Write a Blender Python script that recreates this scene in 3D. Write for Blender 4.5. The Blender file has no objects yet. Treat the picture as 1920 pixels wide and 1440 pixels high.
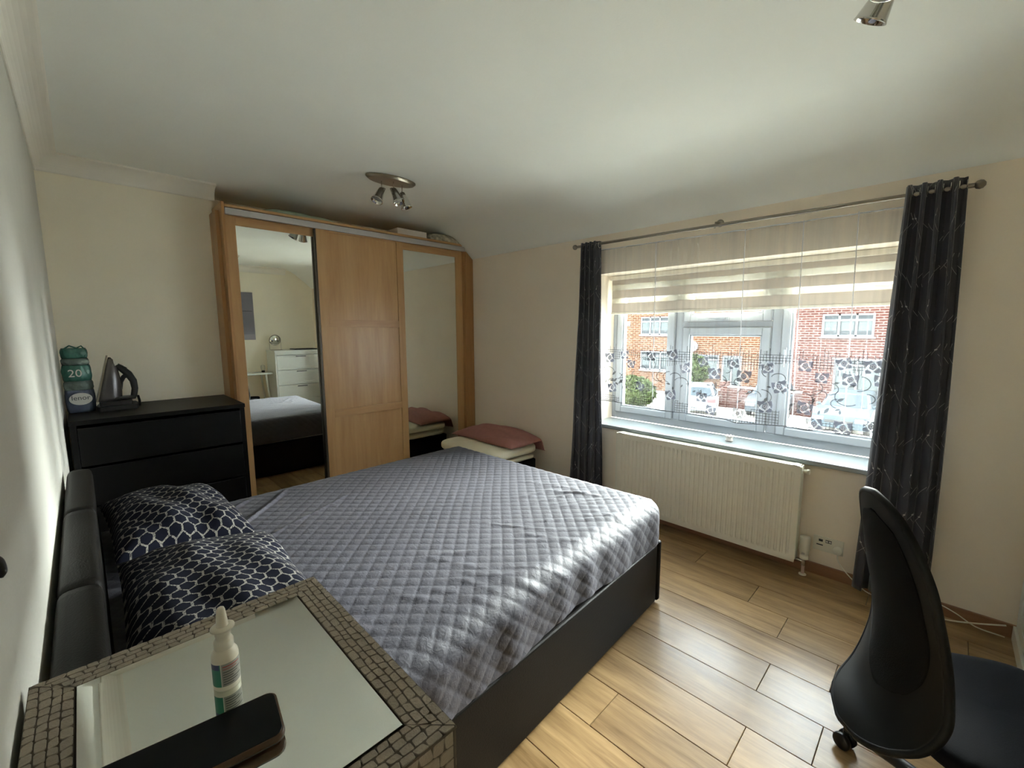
import bpy, math, random
import numpy as np
from mathutils import Vector, Matrix, Euler
random.seed(7)
rng = np.random.default_rng(7)
SC = bpy.context.scene
COL = SC.collection
PI = math.pi

# ---------------------------------------------------------------- camera
cam_d = bpy.data.cameras.new('camera')
cam = bpy.data.objects.new('camera', cam_d)
COL.objects.link(cam)
cam_d.sensor_width = 36.0
cam_d.sensor_fit = 'HORIZONTAL'
cam_d.lens = 809.2 / 1920 * 36
cam_d.clip_start = 0.01
cam_d.clip_end = 300
YAW, PITCH, ROLL = math.radians(44.856), math.radians(7.103), math.radians(-0.2405)
fw = Vector((math.sin(YAW) * math.cos(PITCH), math.cos(YAW) * math.cos(PITCH), -math.sin(PITCH)))
rt = Vector((math.cos(YAW), -math.sin(YAW), 0))
up = rt.cross(fw)
r2 = math.cos(ROLL) * rt + math.sin(ROLL) * up
u2 = -math.sin(ROLL) * rt + math.cos(ROLL) * up
M = Matrix((r2, u2, -fw)).transposed().to_4x4()
M.translation = Vector((0, 0, 1.48))
cam.matrix_world = M
SC.camera = cam

# ---------------------------------------------------------------- world, sun, exposure
SC.view_settings.view_transform = 'Standard'
SC.view_settings.look = 'None'
SC.view_settings.gamma = 1
SC.view_settings.use_curve_mapping = False
SC.view_settings.exposure = 2.86
world = bpy.data.worlds.new('overcast_sky')
SC.world = world
world.use_nodes = True
bg = world.node_tree.nodes['Background']
bg.inputs['Color'].default_value = (0.86, 0.94, 1.0, 1)
bg.inputs['Strength'].default_value = 4.6
SC.cycles.diffuse_bounces = 10
SC.cycles.max_bounces = 16
SC.cycles.transparent_max_bounces = 24
sun_d = bpy.data.lights.new('veiled_sun', 'SUN')
sun = bpy.data.objects.new('veiled_sun', sun_d)
COL.objects.link(sun)
sun_d.energy = 20.0
sun_d.angle = math.radians(44)
sun_d.color = (0.97, 1.0, 0.96)
sdir = Vector((-math.cos(math.radians(8)), 0.06, -math.sin(math.radians(8))))
sun.rotation_euler = sdir.to_track_quat('-Z', 'Y').to_euler()
sun.location = (12, 0, 9)


# ---------------------------------------------------------------- material helpers
def lin(c):
    def f(v):
        v = v / 255.0
        return v / 12.92 if v <= 0.04045 else ((v + 0.055) / 1.055) ** 2.4
    return (f(c[0]), f(c[1]), f(c[2]), 1.0)


def new_mat(name):
    m = bpy.data.materials.new(name)
    m.use_nodes = True
    nt = m.node_tree
    p = nt.nodes['Principled BSDF']
    return m, nt, p


def setp(p, **k):
    for a, v in k.items():
        p.inputs[a.replace('_', ' ')].default_value = v


def mat(name, c, rough=0.6, metal=0.0, vary=0.06, vscale=6.0, bump=0.0, bscale=60.0, spec=None, stretch=(1, 1, 1), sheen=0.0, coat=0.0):
    m, nt, p = new_mat(name)
    p.inputs['Roughness'].default_value = rough
    p.inputs['Metallic'].default_value = metal
    if spec is not None:
        p.inputs['Specular IOR Level'].default_value = spec
    if sheen:
        p.inputs['Sheen Weight'].default_value = sheen
    if coat:
        p.inputs['Coat Weight'].default_value = coat
    tc = nt.nodes.new('ShaderNodeTexCoord')
    mp = nt.nodes.new('ShaderNodeMapping')
    mp.inputs['Scale'].default_value = stretch
    nt.links.new(tc.outputs['Object'], mp.inputs[0])
    n = nt.nodes.new('ShaderNodeTexNoise')
    n.inputs['Scale'].default_value = vscale
    n.inputs['Detail'].default_value = 5
    nt.links.new(mp.outputs[0], n.inputs['Vector'])
    r = nt.nodes.new('ShaderNodeValToRGB')
    L = lin(c)
    r.color_ramp.elements[0].position = 0.3
    r.color_ramp.elements[1].position = 0.7
    r.color_ramp.elements[0].color = tuple(x * (1 - vary) for x in L[:3]) + (1,)
    r.color_ramp.elements[1].color = tuple(min(1, x * (1 + vary)) for x in L[:3]) + (1,)
    nt.links.new(n.outputs['Fac'], r.inputs[0])
    nt.links.new(r.outputs[0], p.inputs['Base Color'])
    if bump > 0:
        n2 = nt.nodes.new('ShaderNodeTexNoise')
        n2.inputs['Scale'].default_value = bscale
        n2.inputs['Detail'].default_value = 6
        nt.links.new(mp.outputs[0], n2.inputs['Vector'])
        b = nt.nodes.new('ShaderNodeBump')
        b.inputs['Strength'].default_value = bump
        b.inputs['Distance'].default_value = 0.01
        nt.links.new(n2.outputs['Fac'], b.inputs['Height'])
        nt.links.new(b.outputs[0], p.inputs['Normal'])
    return m


def wood(name, c1, c2, axis='z', rough=0.4, scale=14.0, rand=0.0, coat=0.0, spec=None):
    """wood with grain running along one axis"""
    m, nt, p = new_mat(name)
    p.inputs['Roughness'].default_value = rough
    p.inputs['Coat Weight'].default_value = coat
    if spec is not None:
        p.inputs['Specular IOR Level'].default_value = spec
    p.inputs['Coat Roughness'].default_value = 0.18
    tc = nt.nodes.new('ShaderNodeTexCoord')
    mp = nt.nodes.new('ShaderNodeMapping')
    s = {'x': (0.12, 1, 1), 'y': (1, 0.10, 1), 'z': (1, 1, 0.08)}[axis]
    mp.inputs['Scale'].default_value = s
    geo = nt.nodes.new('ShaderNodeNewGeometry')
    oi = nt.nodes.new('ShaderNodeObjectInfo')
    comb = nt.nodes.new('ShaderNodeVectorMath')
    comb.operation = 'MULTIPLY_ADD'
    nt.links.new(oi.outputs['Random'], comb.inputs[0])
    comb.inputs[1].default_value = (37, 91, 53)
    nt.links.new(geo.outputs['Position'], comb.inputs[2])
    nt.links.new(comb.outputs[0], mp.inputs[0])
    n = nt.nodes.new('ShaderNodeTexNoise')
    n.inputs['Scale'].default_value = scale
    n.inputs['Detail'].default_value = 8
    n.inputs['Roughness'].default_value = 0.62
    n.inputs['Distortion'].default_value = 0.6
    nt.links.new(mp.outputs[0], n.inputs['Vector'])
    n2 = nt.nodes.new('ShaderNodeTexNoise')
    n2.inputs['Scale'].default_value = scale * 7
    n2.inputs['Detail'].default_value = 3
    nt.links.new(mp.outputs[0], n2.inputs['Vector'])
    mix = nt.nodes.new('ShaderNodeMath')
    mix.operation = 'MULTIPLY_ADD'
    nt.links.new(n2.outputs['Fac'], mix.inputs[0])
    mix.inputs[1].default_value = 0.35
    nt.links.new(n.outputs['Fac'], mix.inputs[2])
    r = nt.nodes.new('ShaderNodeValToRGB')
    r.color_ramp.elements[0].position = 0.42
    r.color_ramp.elements[1].position = 0.86
    r.color_ramp.elements[0].color = lin(c1)
    r.color_ramp.elements[1].color = lin(c2)
    nt.links.new(mix.outputs[0], r.inputs[0])
    hs = nt.nodes.new('ShaderNodeHueSaturation')
    mr = nt.nodes.new('ShaderNodeMapRange')
    nt.links.new(oi.outputs['Random'], mr.inputs['Value'])
    mr.inputs['To Min'].default_value = 1 - rand
    mr.inputs['To Max'].default_value = 1 + rand
    nt.links.new(mr.outputs[0], hs.inputs['Value'])
    nt.links.new(r.outputs[0], hs.inputs['Color'])
    nt.links.new(hs.outputs[0], p.inputs['Base Color'])
    b = nt.nodes.new('ShaderNodeBump')
    b.inputs['Strength'].default_value = 0.08
    b.inputs['Distance'].default_value = 0.004
    nt.links.new(mix.outputs[0], b.inputs['Height'])
    nt.links.new(b.outputs[0], p.inputs['Normal'])
    return m


class E:
    """tiny expression helper for math nodes"""
    nt = None

    def __init__(s, sock):
        s.s = sock

    @staticmethod
    def op(o, *a):
        n = E.nt.nodes.new('ShaderNodeMath')
        n.operation = o
        for i, x in enumerate(a):
            if isinstance(x, E):
                E.nt.links.new(x.s, n.inputs[i])
            else:
                n.inputs[i].default_value = x
        return E(n.outputs[0])

    def __add__(s, o): return E.op('ADD', s, o)
    def __radd__(s, o): return E.op('ADD', s, o)
    def __sub__(s, o): return E.op('SUBTRACT', s, o)
    def __rsub__(s, o): return E.op('SUBTRACT', o, s)
    def __mul__(s, o): return E.op('MULTIPLY', s, o)
    def __rmul__(s, o): return E.op('MULTIPLY', s, o)
    def __truediv__(s, o): return E.op('DIVIDE', s, o)


def fmod(a, b): return E.op('FLOORED_MODULO', a, b)
def eabs(a): return E.op('ABSOLUTE', a)
def emin(a, b): return E.op('MINIMUM', a, b)
def emax(a, b): return E.op('MAXIMUM', a, b)
def lt(a, b): return E.op('LESS_THAN', a, b)
def gt(a, b): return E.op('GREATER_THAN', a, b)


def uvxy(nt):
    tc = nt.nodes.new('ShaderNodeTexCoord')
    sp = nt.nodes.new('ShaderNodeSeparateXYZ')
    nt.links.new(tc.outputs['UV'], sp.inputs[0])
    return tc, E(sp.outputs[0]), E(sp.outputs[1])


def mixcol(nt, fac, a, b):
    mx = nt.nodes.new('ShaderNodeMix')
    mx.data_type = 'RGBA'
    if isinstance(fac, E):
        nt.links.new(fac.s, mx.inputs[0])
    else:
        mx.inputs[0].default_value = fac
    for i, c in ((6, a), (7, b)):
        if isinstance(c, tuple):
            mx.inputs[i].default_value = c
        else:
            nt.links.new(c, mx.inputs[i])
    return mx.outputs[2]


def mat_hex_pillow():
    m, nt, p = new_mat('honeycomb_cotton')
    E.nt = nt
    tc, u, v = uvxy(nt)
    nz = nt.nodes.new('ShaderNodeTexNoise')
    nz.inputs['Scale'].default_value = 60
    nt.links.new(tc.outputs['UV'], nz.inputs['Vector'])
    nf = E(nz.outputs['Fac'])
    s = 0.047
    x = u / s + (nf - 0.5) * 0.16
    y = v / s + (nf - 0.5) * 0.16
    k = 1.7320508
    ax = fmod(x, 1.0) - 0.5
    ay = fmod(y, k) - k / 2
    bx = fmod(x - 0.5, 1.0) - 0.5
    by = fmod(y - k / 2, k) - k / 2
    da = ax * ax + ay * ay
    db = bx * bx + by * by
    sel = lt(da, db)
    gx = ax * sel + bx * (1.0 - sel)
    gy = ay * sel + by * (1.0 - sel)
    hd = emax(eabs(gx), eabs(gx) * 0.5 + eabs(gy) * 0.8660254)
    # thick woven flecks on the two sides, thin line above and below
    width = 0.034 + 0.10 * emax(gx, gx * 0.0) * 2.0
    line = gt(hd, 0.5 - width)
    n3 = nt.nodes.new('ShaderNodeTexNoise')
    n3.inputs['Scale'].default_value = 240
    nt.links.new(tc.outputs['UV'], n3.inputs['Vector'])
    fleck = gt(E(n3.outputs['Fac']), 0.43)
    fac = line * fleck
    col = mixcol(nt, fac, lin((12, 14, 28)), lin((134, 131, 124)))
    nt.links.new(col, p.inputs['Base Color'])
    p.inputs['Roughness'].default_value = 0.9
    p.inputs['Specular IOR Level'].default_value = 0.15
    return m


def mat_dark_curtain():
    m, nt, p = new_mat('charcoal_curtain_cloth')
    E.nt = nt
    tc, u, v = uvxy(nt)
    nz = nt.nodes.new('ShaderNodeTexNoise')
    nz.inputs['Scale'].default_value = 5
    nt.links.new(tc.outputs['UV'], nz.inputs['Vector'])
    nf = E(nz.outputs['Fac'])
    P, Lg = 0.105, 0.42
    ph = v * (2 * PI / Lg)
    w = E.op('SINE', ph) * 0.046 + (nf - 0.5) * 0.05
    d1 = eabs(fmod(u + w, P) - P / 2)
    d2 = eabs(fmod(u - w + P * 0.5, P) - P / 2)
    seg1 = gt(E.op('SINE', ph * 2.0 + 0.6), 0.0)
    seg2 = gt(E.op('SINE', ph * 2.0 + 2.0), 0.1)
    ln = emax(lt(d1, 0.0014) * seg1, lt(d2, 0.0014) * seg2)
    # little silver beads where the stems meet
    vy = eabs(fmod(v + 0.05, Lg / 2) - Lg / 4)
    bead = lt(vy * vy + d1 * d1, 0.0045 ** 2)
    fac = emin(ln * 0.55 + bead, 1.0)
    col = mixcol(nt, fac, lin((47, 46, 56)), lin((190, 188, 186)))
    nt.links.new(col, p.inputs['Base Color'])
    p.inputs['Roughness'].default_value = 0.42
    p.inputs['Specular IOR Level'].default_value = 0.5
    p.inputs['Sheen Weight'].default_value = 0.3
    return m


def mat_sheer(name, c, opacity, weave=True, through=0.05):
    m = bpy.data.materials.new(name)
    m.use_nodes = True
    nt = m.node_tree
    nt.nodes.clear()
    out = nt.nodes.new('ShaderNodeOutputMaterial')
    tr = nt.nodes.new('ShaderNodeBsdfTransparent')
    df = nt.nodes.new('ShaderNodeBsdfDiffuse')
    tl = nt.nodes.new('ShaderNodeBsdfTranslucent')
    df.inputs['Color'].default_value = lin(c)
    tl.inputs['Color'].default_value = lin(c)
    a = nt.nodes.new('ShaderNodeMixShader')
    a.inputs[0].default_value = through
    nt.links.new(df.outputs[0], a.inputs[1])
    nt.links.new(tl.outputs[0], a.inputs[2])
    b = nt.nodes.new('ShaderNodeMixShader')
    nt.links.new(tr.outputs[0], b.inputs[1])
    nt.links.new(a.outputs[0], b.inputs[2])
    if weave:
        tc = nt.nodes.new('ShaderNodeTexCoord')
        n = nt.nodes.new('ShaderNodeTexNoise')
        mp = nt.nodes.new('ShaderNodeMapping')
        mp.inputs['Scale'].default_value = (1, 30, 0.6)
        nt.links.new(tc.outputs['Object'], mp.inputs[0])
        nt.links.new(mp.outputs[0], n.inputs['Vector'])
        n.inputs['Scale'].default_value = 1.2
        mr = nt.nodes.new('ShaderNodeMapRange')
        mr.inputs['From Min'].default_value = 0.3
        mr.inputs['From Max'].default_value = 0.7
        mr.inputs['To Min'].default_value = opacity * 0.5
        mr.inputs['To Max'].default_value = min(1, opacity * 1.7)
        nt.links.new(n.outputs['Fac'], mr.inputs['Value'])
        nt.links.new(mr.outputs[0], b.inputs[0])
    else:
        b.inputs[0].default_value = opacity
    nt.links.new(b.outputs[0], out.inputs[0])
    return m


def mat_glass(name, tint=(0.96, 0.98, 0.97), refl=0.07):
    m = bpy.data.materials.new(name)
    m.use_nodes = True
    nt = m.node_tree
    nt.nodes.clear()
    out = nt.nodes.new('ShaderNodeOutputMaterial')
    tr = nt.nodes.new('ShaderNodeBsdfTransparent')
    tr.inputs[0].default_value = tint + (1,)
    gl = nt.nodes.new('ShaderNodeBsdfGlossy')
    gl.inputs['Roughness'].default_value = 0.01
    mx = nt.nodes.new('ShaderNodeMixShader')
    fr = nt.nodes.new('ShaderNodeLayerWeight')
    fr.inputs['Blend'].default_value = 0.35
    mu = nt.nodes.new('ShaderNodeMath')
    mu.operation = 'MULTIPLY_ADD'
    nt.links.new(fr.outputs['Fresnel'], mu.inputs[0])
    mu.inputs[1].default_value = 0.4
    mu.inputs[2].default_value = refl * 0.4
    nt.links.new(mu.outputs[0], mx.inputs[0])
    nt.links.new(tr.outputs[0], mx.inputs[1])
    nt.links.new(gl.outputs[0], mx.inputs[2])
    nt.links.new(mx.outputs[0], out.inputs[0])
    return m


def mat_mirror(name, c=(0.80, 0.84, 0.80)):
    m = bpy.data.materials.new(name)
    m.use_nodes = True
    nt = m.node_tree
    nt.nodes.clear()
    out = nt.nodes.new('ShaderNodeOutputMaterial')
    gl = nt.nodes.new('ShaderNodeBsdfGlossy')
    gl.inputs['Roughness'].default_value = 0.0
    gl.inputs['Color'].default_value = c + (1,)
    nt.links.new(gl.outputs[0], out.inputs[0])
    return m


def mat_brick(name, c1, c2, mortar):
    m, nt, p = new_mat(name)
    geo = nt.nodes.new('ShaderNodeNewGeometry')
    sp = nt.nodes.new('ShaderNodeSeparateXYZ')
    nt.links.new(geo.outputs['Position'], sp.inputs[0])
    cb = nt.nodes.new('ShaderNodeCombineXYZ')
    nt.links.new(sp.outputs[1], cb.inputs[0])
    nt.links.new(sp.outputs[2], cb.inputs[1])
    b = nt.nodes.new('ShaderNodeTexBrick')
    b.inputs['Color1'].default_value = lin(c1)
    b.inputs['Color2'].default_value = lin(c2)
    b.inputs['Mortar'].default_value = lin(mortar)
    b.inputs['Scale'].default_value = 1.0
    b.inputs['Brick Width'].default_value = 0.38
    b.inputs['Row Height'].default_value = 0.13
    b.inputs['Mortar Size'].default_value = 0.024
    nt.links.new(cb.outputs[0], b.inputs['Vector'])
    nt.links.new(b.outputs['Color'], p.inputs['Base Color'])
    p.inputs['Roughness'].default_value = 0.9
    p.inputs['Specular IOR Level'].default_value = 0.05
    return m


def mat_quilt():
    m, nt, p = new_mat('grey_microfibre_quilt')
    tc = nt.nodes.new('ShaderNodeTexCoord')
    n = nt.nodes.new('ShaderNodeTexNoise')
    n.inputs['Scale'].default_value = 16
    n.inputs['Detail'].default_value = 6
    nt.links.new(tc.outputs['Object'], n.inputs['Vector'])
    r = nt.nodes.new('ShaderNodeValToRGB')
    r.color_ramp.elements[0].color = lin((57, 56, 65))
    r.color_ramp.elements[1].color = lin((70, 69, 80))
    nt.links.new(n.outputs['Fac'], r.inputs[0])
    nt.links.new(r.outputs[0], p.inputs['Base Color'])
    p.inputs['Roughness'].default_value = 0.62
    p.inputs['Sheen Weight'].default_value = 0.05
    p.inputs['Sheen Roughness'].default_value = 0.5
    n2 = nt.nodes.new('ShaderNodeTexNoise')
    n2.inputs['Scale'].default_value = 55
    n2.inputs['Detail'].default_value = 4
    n2.inputs['Distortion'].default_value = 1.2
    nt.links.new(tc.outputs['Object'], n2.inputs['Vector'])
    b = nt.nodes.new('ShaderNodeBump')
    b.inputs['Strength'].default_value = 0.28
    b.inputs['Distance'].default_value = 0.006
    nt.links.new(n2.outputs['Fac'], b.inputs['Height'])
    nt.links.new(b.outputs[0], p.inputs['Normal'])
    return m


MT = dict(
    ceiling=mat('ceiling_paint', (246, 248, 243), 0.9, vary=0.015, vscale=2, bump=0.05, bscale=120),
    coving=mat('coving_paint', (240, 236, 226), 0.75, vary=0.01),
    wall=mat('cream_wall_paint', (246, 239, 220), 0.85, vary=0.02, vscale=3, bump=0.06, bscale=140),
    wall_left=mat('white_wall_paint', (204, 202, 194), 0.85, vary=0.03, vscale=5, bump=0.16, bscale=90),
    wall_window=mat('window_wall_paint', (241, 229, 211), 0.85, vary=0.02, vscale=3, bump=0.06, bscale=140),
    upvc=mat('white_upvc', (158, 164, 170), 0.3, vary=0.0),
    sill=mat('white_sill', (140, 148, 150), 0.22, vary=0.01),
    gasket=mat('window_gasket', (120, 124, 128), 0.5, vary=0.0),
    plank=wood('oak_laminate', (112, 84, 50), (182, 151, 108), 'y', rough=0.30, scale=11, rand=0.10, coat=0.08),
    slab=mat('floor_underlay', (60, 45, 30), 0.8),
    skirting=wood('brown_skirting_wood', (128, 88, 62), (160, 118, 86), 'y', rough=0.4, scale=8),
    birch=wood('birch_veneer', (184, 140, 92), (208, 168, 118), 'z', rough=0.33, scale=7),
    birchx=wood('birch_veneer_crosswise', (184, 140, 92), (208, 168, 118), 'x', rough=0.33, scale=7),
    birchdk=wood('birch_side_veneer', (160, 116, 72), (186, 142, 92), 'z', rough=0.4, scale=7),
    alu=mat('brushed_aluminium', (200, 198, 200), 0.4, metal=0.6, vary=0.03),
    steel=mat('brushed_steel', (150, 142, 130), 0.28, metal=1.0, vary=0.06, vscale=20),
    chrome=mat('polished_chrome', (205, 203, 198), 0.12, metal=1.0, vary=0.0),
    blackwood=wood('black_brown_veneer', (9, 8, 9), (17, 16, 16), 'x', rough=0.42, scale=10, spec=.2),
    blackleather=mat('black_faux_leather', (17, 15, 14), 0.5, vary=0.1, bump=0.12, bscale=220, spec=0.15),
    blackplastic=mat('black_plastic', (18, 18, 20), 0.4, vary=0.02),
    matteblack=mat('matte_black_fabric', (4, 4, 5), 0.9, vary=0.12, vscale=90, bump=0.1, bscale=300, spec=0.2),
    chairshell=mat('black_chair_shell', (9, 11, 12), 0.6, spec=.3, vary=0.06),
    seatcloth=mat('black_seat_cloth', (15, 16, 22), 0.9, vary=0.16, vscale=260, bump=0.1, bscale=400, spec=0.2),
    white=mat('white_lacquer', (218, 220, 212), 0.3, vary=0.01),
    mirror=mat_mirror('silvered_mirror', (.90, .93, .89)),
    tmirror=mat_mirror('nightstand_mirror_glass', (0.88, 0.91, 0.86)),
    scale=mat('embossed_taupe_leather', (132, 121, 106), 0.42, vary=0.12, vscale=40, bump=0.2, bscale=300),
    groove=mat('dark_groove_leather', (70, 60, 46), 0.7, vary=0.1),
    quilt=mat_quilt(),
    pillow=mat_hex_pillow(),
    curtain=mat_dark_curtain(),
    net=mat_sheer('white_voile', (226, 227, 230), 0.15, through=0.006),
    embroidery=mat_sheer('grey_embroidery', (128, 130, 142), 0.66, weave=False),
    thread=mat_sheer('grey_thread', (84, 82, 86), 0.75, weave=False),
    whitethread=mat_sheer('white_thread', (235, 235, 238), 0.75, weave=False),
    blind=mat_sheer('taupe_blind_fabric', (196, 186, 172), 0.93, weave=False),
    blindsheer=mat_sheer('sheer_blind_mesh', (206, 200, 180), 0.42, weave=False),
    glass=mat_glass('window_glass'),
    radiator=mat('radiator_enamel', (234, 228, 212), 0.4, vary=0.01),
    radwhite=mat('radiator_grille_enamel', (222, 222, 206), 0.4, vary=0.01),
    cream=mat('cream_foam_cover', (226, 220, 196), 0.8, vary=0.04, bump=0.1, bscale=30),
    pink=mat('dusty_pink_knit', (158, 110, 102), 0.95, vary=0.06, vscale=30, bump=0.25, bscale=160),
    whiteplastic=mat('white_plastic', (226, 222, 206), 0.35, vary=0.0),
    offwhite=mat('ivory_plastic', (222, 216, 200), 0.32, vary=0.01),
    copper=mat('painted_copper_pipe', (196, 170, 158), 0.35, vary=0.05),
    teal=mat('teal_film', (66, 112, 101), 0.22, vary=0.25, vscale=30, bump=0.4, bscale=40),
    film=mat('grey_crinkled_film', (104, 118, 112), 0.2, vary=0.3, vscale=25, bump=0.5, bscale=45),
    blueprint=mat('blue_print_film', (98, 108, 130), 0.25, vary=0.3, vscale=14, bump=0.2, bscale=40),
    print_white=mat('white_print', (208, 206, 200), 0.4, vary=0.02),
    print_dark=mat('dark_print', (52, 58, 62), 0.5, vary=0.0),
    print_green=mat('green_print', (40, 122, 100), 0.4, vary=0.02),
    print_navy=mat('navy_print', (32, 44, 92), 0.4, vary=0.02),
    print_red=mat('red_print', (160, 60, 60), 0.4, vary=0.0),
    print_grey=mat('grey_print', (150, 148, 142), 0.4, vary=0.0),
    screen=mat('phone_glass', (6, 6, 7), 0.3, vary=0.0, spec=.15),
    phonecase=mat('amber_phone_case', (72, 50, 34), 0.25, vary=0.1),
    canvas=mat('grey_canvas_print', (128, 126, 136), 0.8, vary=0.12, vscale=3),
    paper=mat('white_card', (225, 217, 208), 0.7, vary=0.01),
    leaves_cloth=mat('pale_leaf_print_cloth', (186, 180, 160), 0.9, vary=0.5, vscale=24),
    mint=mat('pale_mint_plastic', (150, 162, 140), 0.5, vary=0.15, vscale=8),
    hob=mat('flue_metal', (90, 84, 78), 0.4, metal=0.8),
    brickA=mat_brick('orange_brick', (54, 28, 15), (64, 36, 20), (84, 72, 60)),
    brickB=mat_brick('red_brick', (48, 24, 20), (56, 30, 25), (78, 66, 62)),
    roof=mat('grey_roof_tiles', (44, 43, 41), 0.9, spec=.05, vary=0.15, vscale=3),
    render=mat('pale_render', (60, 64, 64), 0.9, spec=.05, vary=0.02),
    housewhite=mat('white_house_frame', (86, 86, 87), 0.7, spec=.1, vary=0.0),
    houseglass=mat('house_window_glass', (20, 25, 28), 0.5, spec=.2, vary=0.15, vscale=2),
    hedge=mat('hedge_leaves', (44, 52, 28), 0.9, spec=.05, vary=0.35, vscale=8),
    asphalt=mat('pale_paving', (200, 195, 182), 0.9, spec=.05, vary=0.06, vscale=1),
    carwhite=mat('white_car_paint', (80, 82, 84), 0.4, spec=.2, vary=0.0),
    carsilver=mat('silver_blue_car_paint', (40, 49, 54), 0.4, spec=.2, vary=0.0),
    cardark=mat('dark_car_paint', (40, 44, 48), 0.4, spec=.2, vary=0.0),
    carglass=mat('car_glass', (23, 32, 37), 0.5, spec=.15, vary=0.0),
    tyre=mat('tyre_rubber', (30, 30, 30), 0.8, vary=0.0),
    redlens=mat('red_tail_lens', (150, 24, 30), 0.2, vary=0.0),
    plate=mat('yellow_number_plate', (214, 190, 70), 0.4, vary=0.0),
    soil=mat('dark_soil', (50, 40, 34), 0.9, vary=0.2, vscale=60),
    pot=mat('white_glazed_pot', (216, 208, 200), 0.35, vary=0.12, vscale=60),
    whitegarden=mat('pale_gatepost', (216, 212, 204), 0.7, vary=0.02),
    clothes=mat('grey_white_garment', (120, 120, 124), 0.9, vary=0.4, vscale=10),
)

# ---------------------------------------------------------------- object helpers
ORIG = {}


def tag(o, label=None, cat=None, group=None, kind=None):
    if label: o['label'] = label
    if cat: o['category'] = cat
    if group: o['group'] = group
    if kind: o['kind'] = kind
    return o


def thing(name, loc, label, cat, group=None):
    o = bpy.data.objects.new(name, None)
    o.empty_display_size = 0.05
    COL.objects.link(o)
    o.location = loc
    ORIG[o] = Vector(loc)
    return tag(o, label, cat, group)


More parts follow.
